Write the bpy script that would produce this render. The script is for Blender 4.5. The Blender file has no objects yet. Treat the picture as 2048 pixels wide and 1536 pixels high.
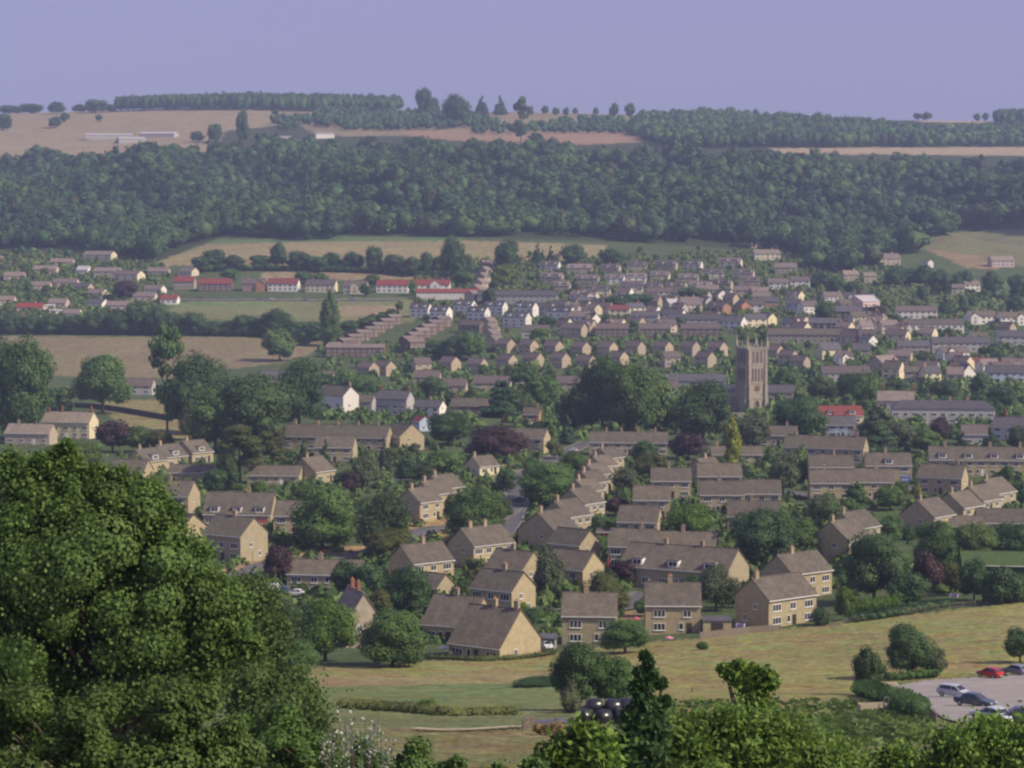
import bpy, bmesh, math, random
import numpy as np
from mathutils import Vector, Matrix

S = bpy.context.scene
COL = S.collection
R = math.radians
F = 4551.0                      # focal length in photo pixels (2048 wide)
PITCH = math.atan(298.0 / F)    # eye level at photo row 470
# ---------------------------------------------------------------- camera
cam = bpy.data.cameras.new("camera")
cam.sensor_width = 36.0
cam.lens = F / 2048.0 * 36.0
cam.clip_start = 0.5
cam.clip_end = 40000.0
camo = bpy.data.objects.new("camera", cam)
COL.objects.link(camo)
camo.location = (0, 0, 0)
camo.rotation_euler = (math.pi / 2 - PITCH, 0, 0)
S.camera = camo
# ---------------------------------------------------------------- sky, sun, exposure
SUN_EL = R(40.0)
SUN_AZ = R(113.0)               # clockwise from the view direction
SV = Vector((math.sin(SUN_AZ) * math.cos(SUN_EL), math.cos(SUN_AZ) * math.cos(SUN_EL), math.sin(SUN_EL)))
w = bpy.data.worlds.new("World")
S.world = w
w.use_nodes = True
nt = w.node_tree
nt.nodes.clear()
sky = nt.nodes.new("ShaderNodeTexSky")
sky.sky_type = 'NISHITA'
sky.sun_disc = False
sky.sun_elevation = SUN_EL
sky.sun_rotation = SUN_AZ
sky.altitude = 100
sky.air_density = 1.0
sky.dust_density = 2.5
sky.ozone_density = 3.0
tint = nt.nodes.new("ShaderNodeMix")
tint.data_type = 'RGBA'
tint.blend_type = 'MULTIPLY'
tint.inputs[0].default_value = 1.0
tint.inputs[7].default_value = (0.80, 0.68, 1.05, 1)
bg = nt.nodes.new("ShaderNodeBackground")
bg.inputs[1].default_value = 0.105
wo = nt.nodes.new("ShaderNodeOutputWorld")
nt.links.new(sky.outputs[0], tint.inputs[6])
flat = nt.nodes.new("ShaderNodeMix")          # summer haze evens out the sky
flat.data_type = 'RGBA'
flat.inputs[0].default_value = 0.6
flat.inputs[7].default_value = (3.35, 3.12, 5.15, 1)
nt.links.new(tint.outputs[2], flat.inputs[6])
nt.links.new(flat.outputs[2], bg.inputs[0])
nt.links.new(bg.outputs[0], wo.inputs[0])
sun = bpy.data.lights.new("sun", 'SUN')
sun.energy = 4.4
sun.angle = R(0.6)
sun.color = (1.0, 0.88, 0.66)
suno = bpy.data.objects.new("sun", sun)
COL.objects.link(suno)
suno.rotation_euler = SV.to_track_quat('Z', 'Y').to_euler()
suno.location = (300, 0, 400)
S.view_settings.view_transform = 'Standard'
S.view_settings.look = 'None'
S.view_settings.gamma = 1.0
S.view_settings.exposure = 0.17
S.render.engine = 'CYCLES'
S.cycles.use_denoising = True
S.cycles.filter_width = 2.35
S.cycles.max_bounces = 4
S.cycles.diffuse_bounces = 2
S.cycles.glossy_bounces = 2
S.cycles.transparent_max_bounces = 4
S.cycles.volume_bounces = 0

# ---------------------------------------------------------------- terrain
CP, SP = math.cos(PITCH), math.sin(PITCH)
def raydir(px, py):
    """slopes x/Y and z/Y of the view ray through a photo pixel"""
    v = (768.0 - np.asarray(py, float)) / F
    yc = CP + v * SP
    return (np.asarray(px, float) - 1024.0) / F / yc, (-SP + v * CP) / yc
TC = np.array([0, 512, 1024, 1536, 2048.0])
TZ = [  # distance, height below the eye at the five columns
    (0, -1.7, -1.7, -1.7, -1.7, -1.7), (30, -8.7, -8.7, -8.7, -8.7, -8.7), (60, -17, -17, -17, -17, -17),
    (100, -25.5, -25.5, -25.5, -25.5, -25.5), (130, -31, -31, -31, -31, -31), (165, -36, -36, -36, -36.5, -37),
    (220, -47, -47, -47, -47, -47), (300, -61, -61, -61, -60.5, -60), (360, -69.3, -69.3, -69.3, -67.5, -65),
    (414, -75, -75, -75, -72.5, -69), (470, -76, -76, -76, -75, -72.5), (540, -76, -76, -76, -76, -75), (1000, -76, -76, -76, -76, -76)]
TY = [  # distance, photo row of the ground at the five columns
    (1235, 750, 750, 750, 750, 745), (1330, 716, 712, 706, 702, 694), (1400, 688, 682, 674, 672, 668),
    (1500, 657, 645, 635, 635, 640), (1600, 615, 602, 598, 610, 622), (1700, 570, 562, 565, 577, 600),
    (1800, 532, 520, 530, 546, 575), (1900, 507, 492, 496, 515, 545), (2000, 487, 478, 473, 497, 512),
    (2200, 435, 420, 415, 430, 462), (2400, 380, 368, 360, 365, 402), (2600, 328, 322, 308, 322, 345),
    (2750, 308, 296, 290, 303, 314), (3000, 286, 266, 268, 287, 306), (3300, 246, 236, 242, 266, 285),
    (3600, 229, 215, 226, 241, 247), (3750, 227, 213, 224, 238, 243)]
KD = [t[0] for t in TZ] + [t[0] for t in TY] + [4100, 9000]
KZ = [list(t[1:]) for t in TZ]
for t in TY:
    KZ.append([t[0] * float(raydir(TC[i], t[1 + i])[1]) for i in range(5)])
KZ += [[z - 2 for z in KZ[-1]], [z - 40 for z in KZ[-1]]]
KD = np.array(KD, float); KZ = np.array(KZ)
def terr(px, D):
    """terrain height at photo column px and distance D (arrays)"""
    px, D = np.broadcast_arrays(np.asarray(px, float), np.asarray(D, float))
    z = np.zeros(D.shape)
    c = np.clip(px, 0, 2048) / 512.0
    i = np.clip(c.astype(int), 0, 3); f = c - i
    f = f * f * (3 - 2 * f) * 0.5 + f * 0.5
    cols = np.stack([np.interp(D, KD, KZ[:, k]) for k in range(5)])
    a = np.take_along_axis(cols, i[None], 0)[0]; b = np.take_along_axis(cols, (i + 1)[None], 0)[0]
    x = (px - 1024) / F * D
    win_ = np.clip((D - 2020) / 120, 0, 1) * np.clip((2680 - D) / 140, 0, 1)     # gullies in the wooded scarp
    return a * (1 - f) + b * f + win_ * (11 * np.sin((x + 0.45 * D) / 34.0) + 9 * np.sin((x - 0.25 * D) / 53.0 + 1.7) + 4 * np.sin(x / 15.0 + D / 37.0))
def ground_z(x, y):
    return float(terr(1024 + x / y * F * CP, y))
DS = np.concatenate([np.linspace(20, 1200, 2400), np.linspace(1201, 4200, 1800)])
def place(px, py, h=0.0, dmin=20.0):
    """first point of the terrain (raised by h) met by the ray through a photo pixel"""
    sx, sz = raydir(px, py)
    D = DS[DS >= dmin]
    g = terr(px, D) + h - sz * D
    k = int(np.argmax(g >= 0))
    if g[k] < 0: k = len(D) - 1
    if k > 0:
        t = -g[k - 1] / (g[k] - g[k - 1]); d = D[k - 1] + t * (D[k] - D[k - 1])
    else: d = D[0]
    return Vector((float(sx * d), float(d), float(terr(px, d))))
def at(px, py, d):
    """the point at distance d on the ray through a photo pixel"""
    sx, sz = raydir(px, py)
    return Vector((float(sx * d), float(d), float(sz * d)))
def project(P):
    P = np.asarray(P, float)
    fy = P[..., 1] * CP - P[..., 2] * SP
    uy = P[..., 1] * SP + P[..., 2] * CP
    return 1024 + F * P[..., 0] / fy, 768 - F * uy / fy
def inpoly(x, y, poly):
    ins = np.zeros(np.shape(x), bool); n = len(poly)
    for i in range(n):
        x1, y1 = poly[i]; x2, y2 = poly[(i + 1) % n]
        c = (y1 > y) != (y2 > y)
        xi = (x2 - x1) * (y - y1) / ((y2 - y1) if y2 != y1 else 1e-9) + x1
        ins ^= c & (x < xi)
    return ins

# ---------------------------------------------------------------- objects
def tag(o, label=None, cat=None, group=None, kind=None):
    if label: o["label"] = label
    if cat: o["category"] = cat
    if group: o["group"] = group
    if kind: o["kind"] = kind
    return o
def link(o, parent=None):
    COL.objects.link(o)
    if parent: o.parent = parent
    return o
def empty(name, loc, rz=0.0, sc=None):
    o = bpy.data.objects.new(name, None); link(o)
    o.empty_display_size = 0.5
    o.location = loc; o.rotation_euler = (0, 0, rz)
    if sc: o.scale = sc
    return o
def np_mesh(name, parts, mats, smooth=False):
    """one mesh from blocks (verts n x 3, faces m x k, material slot)"""
    me = bpy.data.meshes.new(name)
    V, L, LS, MI = [], [], [], []
    off = 0; lo = 0
    for v, f, mi in parts:
        v = np.asarray(v, float).reshape(-1, 3); f = np.asarray(f, int)
        V.append(v); L.append((f + off).ravel())
        k = f.shape[1]
        LS.append(lo + np.arange(len(f)) * k); lo += len(f) * k
        MI.append(np.full(len(f), mi)); off += len(v)
    V = np.concatenate(V); L = np.concatenate(L); LS = np.concatenate(LS); MI = np.concatenate(MI)
    me.vertices.add(len(V)); me.vertices.foreach_set("co", V.ravel().astype(np.float32))
    me.loops.add(len(L)); me.loops.foreach_set("vertex_index", L.astype(np.int32))
    me.polygons.add(len(LS)); me.polygons.foreach_set("loop_start", LS.astype(np.int32))
    for m in mats: me.materials.append(m)
    me.polygons.foreach_set("material_index", MI.astype(np.int32))
    if smooth: me.polygons.foreach_set("use_smooth", np.ones(len(LS), bool))
    me.update(calc_edges=True); me.validate()
    return me
def obj(name, me, parent=None, loc=None, rz=None):
    o = bpy.data.objects.new(name, me); link(o, parent)
    if loc is not None: o.location = loc
    if rz is not None: o.rotation_euler = (0, 0, rz)
    return o
class MB:
    """collects boxes, prisms and tubes for one mesh"""
    def __init__(s): s.v = []; s.f = []; s.m = []
    def add(s, v, f, m=0):
        o = len(s.v); s.v += [tuple(p) for p in v]; s.f += [tuple(i + o for i in q) for q in f]; s.m += [m] * len(f); return s
    def box(s, x0, x1, y0, y1, z0, z1, m=0):
        return s.add([(x0, y0, z0), (x1, y0, z0), (x1, y1, z0), (x0, y1, z0), (x0, y0, z1), (x1, y0, z1), (x1, y1, z1), (x0, y1, z1)],
                     [(0, 3, 2, 1), (4, 5, 6, 7), (0, 1, 5, 4), (1, 2, 6, 5), (2, 3, 7, 6), (3, 0, 4, 7)], m)
    def taper(s, cx, cy, z0, z1, r0, r1, n=4, m=0, rot=None):
        rot = math.pi / n if rot is None else rot
        v = [(cx + r0 * math.cos(2 * math.pi * i / n + rot), cy + r0 * math.sin(2 * math.pi * i / n + rot), z0) for i in range(n)]
        v += [(cx + r1 * math.cos(2 * math.pi * i / n + rot), cy + r1 * math.sin(2 * math.pi * i / n + rot), z1) for i in range(n)]
        f = [(i, (i + 1) % n, n + (i + 1) % n, n + i) for i in range(n)] + [tuple(range(n))[::-1], tuple(range(n, 2 * n))]
        return s.add(v, f, m)
    def tube(s, p0, p1, r0, r1, n=6, m=0):
        p0 = Vector(p0); p1 = Vector(p1); d = (p1 - p0).normalized()
        a = d.orthogonal().normalized(); b = d.cross(a)
        v = [p0 + (a * math.cos(2 * math.pi * i / n) + b * math.sin(2 * math.pi * i / n)) * r0 for i in range(n)]
        v += [p1 + (a * math.cos(2 * math.pi * i / n) + b * math.sin(2 * math.pi * i / n)) * r1 for i in range(n)]
        f = [(i, (i + 1) % n, n + (i + 1) % n, n + i) for i in range(n)] + [tuple(range(n))[::-1], tuple(range(n, 2 * n))]
        return s.add(v, f, m)
    def prism(s, pts, axis, a, b, m=0):
        """outline pts swept along x or y from a to b"""
        n = len(pts)
        if axis == 'x': v = [(a, p, q) for p, q in pts] + [(b, p, q) for p, q in pts]
        else: v = [(p, a, q) for p, q in pts] + [(p, b, q) for p, q in pts]
        f = [(i, (i + 1) % n, n + (i + 1) % n, n + i) for i in range(n)] + [tuple(range(n))[::-1], tuple(range(n, 2 * n))]
        return s.add(v, f, m)
    def mesh(s, name, mats, smooth=False):
        me = bpy.data.meshes.new(name); me.from_pydata(s.v, [], s.f)
        for mm in mats: me.materials.append(mm)
        me.polygons.foreach_set("material_index", s.m)
        bm = bmesh.new(); bm.from_mesh(me); bmesh.ops.recalc_face_normals(bm, faces=bm.faces); bm.to_mesh(me); bm.free()
        if smooth: me.polygons.foreach_set("use_smooth", [True] * len(me.polygons))
        return me
    def build(s, name, mats, parent=None, loc=None, rz=None, smooth=False):
        return obj(name, s.mesh(name, mats if isinstance(mats, list) else [mats], smooth), parent, loc, rz)
ORD = ["first", "second", "third", "fourth", "fifth", "sixth", "seventh", "eighth", "ninth", "tenth", "eleventh", "twelfth",
       "thirteenth", "fourteenth", "fifteenth", "sixteenth", "seventeenth", "eighteenth", "nineteenth", "twentieth"]

# ---------------------------------------------------------------- materials
def newmat(name):
    m = bpy.data.materials.new(name); m.use_nodes = True
    t = m.node_tree; t.nodes.clear()
    return m, t, t.nodes.new, t.links.new
def mk(name, col, var=0.22, scale=1.2, rough=0.85, rnd=0.12, tiles=0.0, spec=0.3, metal=0.0, coat=0.0, fine=True):
    m, t, n, l = newmat(name)
    b = n("ShaderNodeBsdfPrincipled"); out = n("ShaderNodeOutputMaterial"); l(b.outputs[0], out.inputs[0])
    b.inputs["Roughness"].default_value = rough
    b.inputs["Specular IOR Level"].default_value = spec
    b.inputs["Metallic"].default_value = metal
    b.inputs["Coat Weight"].default_value = coat
    tc = n("ShaderNodeTexCoord"); no = n("ShaderNodeTexNoise")
    no.inputs["Scale"].default_value = scale; no.inputs["Detail"].default_value = 5.0; no.inputs["Roughness"].default_value = 0.65
    l(tc.outputs["Object"], no.inputs["Vector"])
    oi = n("ShaderNodeObjectInfo")
    m1 = n("ShaderNodeMapRange"); m1.inputs[1].default_value = 0.25; m1.inputs[2].default_value = 0.75
    m1.inputs[3].default_value = 1 - var; m1.inputs[4].default_value = 1 + var
    l(no.outputs[0], m1.inputs[0])
    m2 = n("ShaderNodeMapRange"); m2.inputs[3].default_value = 1 - rnd; m2.inputs[4].default_value = 1 + rnd
    l(oi.outputs["Random"], m2.inputs[0])
    mu = n("ShaderNodeMath"); mu.operation = 'MULTIPLY'; l(m1.outputs[0], mu.inputs[0]); l(m2.outputs[0], mu.inputs[1])
    val = mu.outputs[0]
    if tiles:
        sp = n("ShaderNodeSeparateXYZ"); l(tc.outputs["Object"], sp.inputs[0])
        cb = n("ShaderNodeCombineXYZ"); l(sp.outputs[0], cb.inputs[0])
        zz = n("ShaderNodeMath"); zz.operation = 'MULTIPLY'; zz.inputs[1].default_value = 1.6; l(sp.outputs[2], zz.inputs[0]); l(zz.outputs[0], cb.inputs[1])
        br = n("ShaderNodeTexBrick"); l(cb.outputs[0], br.inputs["Vector"])
        br.inputs["Color1"].default_value = (1, 1, 1, 1); br.inputs["Color2"].default_value = (0.72, 0.72, 0.72, 1); br.inputs["Mortar"].default_value = (0.55, 0.55, 0.55, 1)
        br.inputs["Scale"].default_value = 1.0; br.inputs["Brick Width"].default_value = tiles; br.inputs["Row Height"].default_value = tiles * 0.8
        br.inputs["Mortar Size"].default_value = 0.03
        m3 = n("ShaderNodeMath"); m3.operation = 'MULTIPLY'; l(val, m3.inputs[0]); l(br.outputs[0], m3.inputs[1]); val = m3.outputs[0]
    hs = n("ShaderNodeHueSaturation"); hs.inputs["Color"].default_value = (*col, 1)
    l(val, hs.inputs["Value"])
    m4 = n("ShaderNodeMapRange"); m4.inputs[3].default_value = 0.92; m4.inputs[4].default_value = 1.1; l(oi.outputs["Random"], m4.inputs[0]); l(m4.outputs[0], hs.inputs["Saturation"])
    l(hs.outputs[0], b.inputs["Base Color"])
    return m
def leafmat(name, c1, c2, trans=0.32, rnd=0.2, hue=0.012, patch=0.25, lo=0.8, hi=1.22):
    m, t, n, l = newmat(name)
    g = n("ShaderNodeNewGeometry"); oi = n("ShaderNodeObjectInfo")
    no = n("ShaderNodeTexNoise"); no.inputs["Scale"].default_value = patch; no.inputs["Detail"].default_value = 2.0
    l(g.outputs["Position"], no.inputs["Vector"])
    mx = n("ShaderNodeMix"); mx.data_type = 'RGBA'; mx.inputs[6].default_value = (*c1, 1); mx.inputs[7].default_value = (*c2, 1)
    l(g.outputs["Random Per Island"], mx.inputs[0])
    m1 = n("ShaderNodeMapRange"); m1.inputs[1].default_value = 0.3; m1.inputs[2].default_value = 0.7; m1.inputs[3].default_value = lo; m1.inputs[4].default_value = hi; l(no.outputs[0], m1.inputs[0])
    m2 = n("ShaderNodeMapRange"); m2.inputs[3].default_value = 1 - rnd; m2.inputs[4].default_value = 1 + rnd; l(oi.outputs["Random"], m2.inputs[0])
    mu = n("ShaderNodeMath"); mu.operation = 'MULTIPLY'; l(m1.outputs[0], mu.inputs[0]); l(m2.outputs[0], mu.inputs[1])
    m3 = n("ShaderNodeMapRange"); m3.inputs[3].default_value = 0.5 - hue; m3.inputs[4].default_value = 0.5 + hue
    fr = n("ShaderNodeMath"); fr.operation = 'FRACT'; f2 = n("ShaderNodeMath"); f2.operation = 'MULTIPLY'; f2.inputs[1].default_value = 7.31
    l(oi.outputs["Random"], f2.inputs[0]); l(f2.outputs[0], fr.inputs[0]); l(fr.outputs[0], m3.inputs[0])
    hs = n("ShaderNodeHueSaturation"); l(mx.outputs[2], hs.inputs["Color"]); l(mu.outputs[0], hs.inputs["Value"]); l(m3.outputs[0], hs.inputs["Hue"])
    d = n("ShaderNodeBsdfPrincipled"); d.inputs["Roughness"].default_value = 0.6; d.inputs["Specular IOR Level"].default_value = 0.25; l(hs.outputs[0], d.inputs["Base Color"])
    tr = n("ShaderNodeBsdfTranslucent"); l(hs.outputs[0], tr.inputs[0])
    ms = n("ShaderNodeMixShader"); ms.inputs[0].default_value = trans
    l(d.outputs[0], ms.inputs[1]); l(tr.outputs[0], ms.inputs[2])
    out = n("ShaderNodeOutputMaterial"); l(ms.outputs[0], out.inputs[0])
    return m
WALL = {
    "tan": mk("tan stone wall", (0.395, 0.33, 0.205), 0.2, 0.9), "sand": mk("sandy wall", (0.42, 0.345, 0.245), 0.14, 0.9),
    "white": mk("white render", (0.76, 0.72, 0.65), 0.10, 0.8, 0.8), "cream": mk("cream render", (0.66, 0.58, 0.40), 0.12, 0.8),
    "grey": mk("grey render", (0.42, 0.40, 0.38), 0.15, 0.8), "pink": mk("pink render", (0.62, 0.46, 0.42), 0.12, 0.8),
    "brick": mk("orange brick", (0.40, 0.20, 0.12), 0.2, 1.5), "brown": mk("brown brick", (0.17, 0.11, 0.085), 0.2, 1.5),
    "stone": mk("weathered stone", (0.40, 0.34, 0.26), 0.25, 0.7), "blue": mk("pale blue render", (0.40, 0.48, 0.56), 0.1, 0.8),
    "ivy": None, "timber": mk("dark boarding", (0.07, 0.06, 0.055), 0.25, 2.0)}
ROOF = {
    "tile": mk("grey brown tiles", (0.145, 0.125, 0.098), 0.3, 0.5, 0.8, 0.16, tiles=0.6), "pinktile": mk("pinkish tiles", (0.24, 0.19, 0.172), 0.2, 0.5, 0.8, 0.18, tiles=0.6),
    "red": mk("red clay tiles", (0.25, 0.068, 0.06), 0.2, 0.5, 0.8, 0.14, tiles=0.6), "slate": mk("dark slates", (0.118, 0.112, 0.12), 0.22, 0.5, 0.6, 0.16, tiles=0.5),
    "brown": mk("purple brown tiles", (0.15, 0.12, 0.112), 0.2, 0.5, 0.8, 0.15, tiles=0.6), "pale": mk("pale sheet roof", (0.42, 0.40, 0.40), 0.15, 0.5, 0.6, 0.1),
    "ivy": mk("ivy covered roof", (0.06, 0.095, 0.03), 0.4, 1.5), "stone": mk("stone slates", (0.28, 0.235, 0.19), 0.25, 0.6, 0.85, 0.15, tiles=0.7)}
M_WHITE = mk("white paint", (0.78, 0.77, 0.74), 0.06, 2.0, 0.5, 0.05)
M_GLASS = mk("window glass", (0.035, 0.04, 0.05), 0.3, 0.6, 0.12, 0.5, spec=0.6)
M_CHIM = mk("chimney stone", (0.36, 0.28, 0.19), 0.2, 2.0); M_CHIMR = mk("chimney brick", (0.27, 0.12, 0.085), 0.2, 2.0)
M_POT = mk("clay pot", (0.42, 0.20, 0.12), 0.15, 3.0)
M_DOOR = {"red": mk("red door paint", (0.45, 0.02, 0.03), 0.05, 1, 0.4, 0.05), "blue": mk("blue door paint", (0.06, 0.13, 0.42), 0.05, 1, 0.4, 0.05),
          "yellow": mk("yellow door paint", (0.65, 0.5, 0.03), 0.05, 1, 0.4, 0.05), "dark": mk("dark door paint", (0.06, 0.045, 0.04), 0.1, 1, 0.5, 0.3), "white": M_WHITE}
LEAF = {
    "wood2": leafmat("pale woodland leaves", (0.0468, 0.1014, 0.0273), (0.0858, 0.156, 0.039), 0.2, 0.1, 0.01, 0.022, 0.7, 1.3), "wood3": leafmat("dark woodland leaves", (0.017, 0.051, 0.0213), (0.0382, 0.085, 0.034), 0.15, 0.1, 0.01, 0.022, 0.7, 1.3),  # woodland tones also carry painted light and dark clumps, through coarse noise
    "wood4": leafmat("olive woodland leaves", (0.044, 0.068, 0.024), (0.08, 0.112, 0.036), 0.2, 0.1, 0.01, 0.022, 0.7, 1.3), "soft": leafmat("soft green leaves", (0.07, 0.12, 0.03), (0.13, 0.20, 0.055), 0.35, 0.05, 0.0, 0.5),
    "broad": leafmat("green leaves", (0.062, 0.1235, 0.0335), (0.1309, 0.2145, 0.0538)), "dark": leafmat("dark leaves", (0.0386, 0.0858, 0.0311), (0.0909, 0.156, 0.0502)),
    "bright": leafmat("bright leaves", (0.0742, 0.14, 0.0184), (0.1484, 0.22, 0.0322)), "olive": leafmat("olive leaves", (0.0763, 0.102, 0.0276), (0.1526, 0.168, 0.0497)),
    "copper": leafmat("copper leaves", (0.0356, 0.0216, 0.0243), (0.0763, 0.0408, 0.042), 0.1), "con": leafmat("conifer needles", (0.0265, 0.06, 0.0253), (0.0596, 0.1063, 0.0403), 0.08),
    "cyp": leafmat("golden cypress", (0.1717, 0.216, 0.0248), (0.3434, 0.351, 0.0435), 0.15), "pale": leafmat("pale leaves", (0.0848, 0.115, 0.0552), (0.159, 0.19, 0.092)),
    "wood": leafmat("woodland leaves", (0.0293, 0.0782, 0.0237), (0.0634, 0.138, 0.0381), 0.15, 0.1, 0.01, 0.022, 0.62, 1.4),  # wide patch range paints lit and shaded crown clumps into the leaf colour
    "maple": leafmat("maple leaves", (0.062, 0.13, 0.034), (0.19, 0.285, 0.075), 0.42, 0.05, 0.0, 0.5), "hazel": leafmat("hazel leaves", (0.065, 0.12, 0.028), (0.15, 0.225, 0.055), 0.4, 0.05, 0.0, 0.6),
    "willow": leafmat("willow leaves", (0.0795, 0.16, 0.0276), (0.2014, 0.3, 0.0552), 0.3, 0.05, 0.0, 0.6), "silver": leafmat("silver leaves", (0.20, 0.24, 0.17), (0.58, 0.60, 0.54), 0.2, 0.05, 0.0),
    "shrub": leafmat("shrub leaves", (0.053, 0.1, 0.023), (0.1325, 0.1875, 0.046), 0.15, 0.1, 0.01, 0.08), "hay": leafmat("pale dry grass", (0.2332, 0.18, 0.069), (0.3604, 0.27, 0.1104), 0.4), "sedge": leafmat("dry sedge", (0.1696, 0.11, 0.046), (0.2968, 0.2, 0.0828), 0.2)}
WALL["ivy"] = LEAF["dark"]
M_BARK = mk("bark", (0.10, 0.075, 0.055), 0.3, 3.0)
# ---------------------------------------------------------------- ground sheet
ZONES = [  # photo outline of each patch of ground, base colour
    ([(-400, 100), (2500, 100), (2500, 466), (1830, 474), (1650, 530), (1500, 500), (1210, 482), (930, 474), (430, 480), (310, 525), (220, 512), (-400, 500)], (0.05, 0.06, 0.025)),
    ([(600, 1340), (1000, 1312), (1260, 1290), (1500, 1265), (2200, 1185), (2200, 1345), (1950, 1350), (1780, 1365), (1730, 1420), (1300, 1445), (1250, 1390), (1100, 1350), (600, 1362)], (0.225, 0.20, 0.066)),
    ([(560, 1352), (1100, 1346), (1120, 1366), (560, 1376)], (0.24, 0.19, 0.085)),
    ([(560, 1374), (1110, 1365), (1140, 1400), (1060, 1432), (800, 1432), (560, 1415)], (0.15, 0.175, 0.058)),
    ([(780, 1455), (1080, 1455), (1250, 1480), (1250, 1600), (600, 1600)], (0.165, 0.145, 0.06)),
    ([(-300, 666), (400, 672), (640, 680), (640, 700), (560, 727), (450, 738), (330, 757), (120, 752), (-300, 765)], (0.20, 0.155, 0.085)),
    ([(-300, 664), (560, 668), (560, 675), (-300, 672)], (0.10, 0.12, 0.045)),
    ([(300, 630), (380, 601), (830, 595), (830, 645), (640, 643), (450, 640)], (0.17, 0.175, 0.07)),
    ([(680, 612), (800, 612), (800, 632), (670, 632)], (0.26, 0.19, 0.11)), ([(330, 604), (560, 606), (540, 614), (330, 612)], (0.13, 0.18, 0.06)),
    ([(300, 528), (420, 485), (700, 481), (930, 481), (1215, 490), (1215, 518), (960, 527), (700, 520), (560, 532), (320, 532)], (0.24, 0.19, 0.095)),
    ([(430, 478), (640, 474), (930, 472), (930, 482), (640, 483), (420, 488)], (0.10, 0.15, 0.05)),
    ([(520, 545), (740, 535), (900, 545), (900, 560), (520, 562)], (0.25, 0.18, 0.10)), ([(-300, 508), (60, 512), (100, 526), (-300, 545)], (0.25, 0.18, 0.12)),
    ([(1800, 478), (1900, 465), (2300, 446), (2300, 535), (1960, 532), (1880, 512)], (0.165, 0.155, 0.07)), ([(1860, 500), (1960, 512), (2000, 540), (1930, 535)], (0.24, 0.16, 0.09)),
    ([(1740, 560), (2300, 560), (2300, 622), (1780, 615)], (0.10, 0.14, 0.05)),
    ([(-300, 226), (240, 213), (660, 208), (660, 240), (450, 262), (430, 303), (250, 308), (60, 315), (-300, 308)], (0.26, 0.19, 0.115)),
    ([(-300, 281), (180, 276), (400, 283), (420, 302), (250, 307), (-300, 307)], (0.27, 0.20, 0.12)),
    ([(540, 222), (800, 205), (1300, 225), (1285, 265), (1200, 287), (1000, 272), (640, 272)], (0.22, 0.165, 0.095)),
    ([(800, 262), (1285, 266), (1285, 284), (1100, 292), (830, 277)], (0.27, 0.155, 0.10)),
    ([(1535, 296), (2300, 292), (2300, 313), (1560, 308)], (0.33, 0.24, 0.15)), ([(1810, 230), (2000, 235), (2000, 247), (1840, 244)], (0.38, 0.25, 0.14)),
    ([(190, 800), (360, 800), (390, 885), (240, 850)], (0.22, 0.18, 0.075)),
    ([(560, 1096), (760, 1092), (750, 1124), (560, 1126)], (0.33, 0.21, 0.09)), ([(815, 1040), (900, 1036), (890, 1085), (820, 1090)], (0.33, 0.21, 0.09)),
    ([(430, 1130), (560, 1110), (560, 1135), (440, 1160)], (0.31, 0.21, 0.11)), ([(960, 935), (1060, 925), (1020, 985), (960, 980)], (0.20, 0.20, 0.08)),
    ([(1200, 1240), (1300, 1190), (1300, 1230), (1230, 1250)], (0.30, 0.21, 0.10))]
ucol = np.arange(-480, 2536, 8.0)
Drow = np.concatenate([np.linspace(2, 60, 24), np.linspace(63, 420, 130), np.linspace(424, 1300, 200), np.linspace(1304, 2100, 200),
                       np.linspace(2106, 4100, 300), np.geomspace(4200, 9000, 12)])
UU, DD = np.meshgrid(ucol, Drow)
ZZ = terr(UU, DD)
rng0 = np.random.default_rng(3)
bump = np.where(DD < 120, 0.25, 0.12) * rng0.standard_normal(DD.shape) * (DD > 20)
ZZ = ZZ - np.abs(bump) * 0.5
# same slope for a photo column at every row: x/Y only depends on the column to within a pixel
XX = (UU - 1024) / F / CP * DD
me = None
nr, nc = DD.shape
idx = np.arange(nr * nc).reshape(nr, nc)
fc = np.stack([idx[:-1, :-1], idx[:-1, 1:], idx[1:, 1:], idx[1:, :-1]], -1).reshape(-1, 4)
gm, t, n, l = newmat("grassland")
b = n("ShaderNodeBsdfPrincipled"); b.inputs["Roughness"].default_value = 0.95; b.inputs["Specular IOR Level"].default_value = 0.1
out = n("ShaderNodeOutputMaterial"); l(b.outputs[0], out.inputs[0])
at_ = n("ShaderNodeAttribute"); at_.attribute_name = "Col"
gp = n("ShaderNodeNewGeometry")
def noise(sc, det=4.0):
    x = n("ShaderNodeTexNoise"); x.inputs["Scale"].default_value = sc; x.inputs["Detail"].default_value = det; x.inputs["Roughness"].default_value = 0.65
    l(gp.outputs["Position"], x.inputs["Vector"]); return x.outputs[0]
def mrange(s, a, b_, lo=0.3, hi=0.7):
    x = n("ShaderNodeMapRange"); x.inputs[1].default_value = lo; x.inputs[2].default_value = hi; x.inputs[3].default_value = a; x.inputs[4].default_value = b_
    l(s, x.inputs[0]); return x.outputs[0]
def mul(a, b_):
    x = n("ShaderNodeMath"); x.operation = 'MULTIPLY'; l(a, x.inputs[0]); l(b_, x.inputs[1]); return x.outputs[0]
hs = n("ShaderNodeHueSaturation"); l(at_.outputs["Color"], hs.inputs["Color"])
l(mul(mul(mul(mrange(noise(4.0, 3.0), 0.62, 1.38), mrange(noise(0.9), 0.6, 1.4)), mrange(noise(0.28, 6.0), 0.72, 1.28)), mrange(noise(0.02), 0.88, 1.12)), hs.inputs["Value"])
l(mrange(noise(0.12, 8.0), 0.462, 0.565, 0.36, 0.64), hs.inputs["Hue"]); l(mrange(noise(0.3), 0.75, 1.1), hs.inputs["Saturation"])
l(hs.outputs[0], b.inputs["Base Color"])
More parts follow.
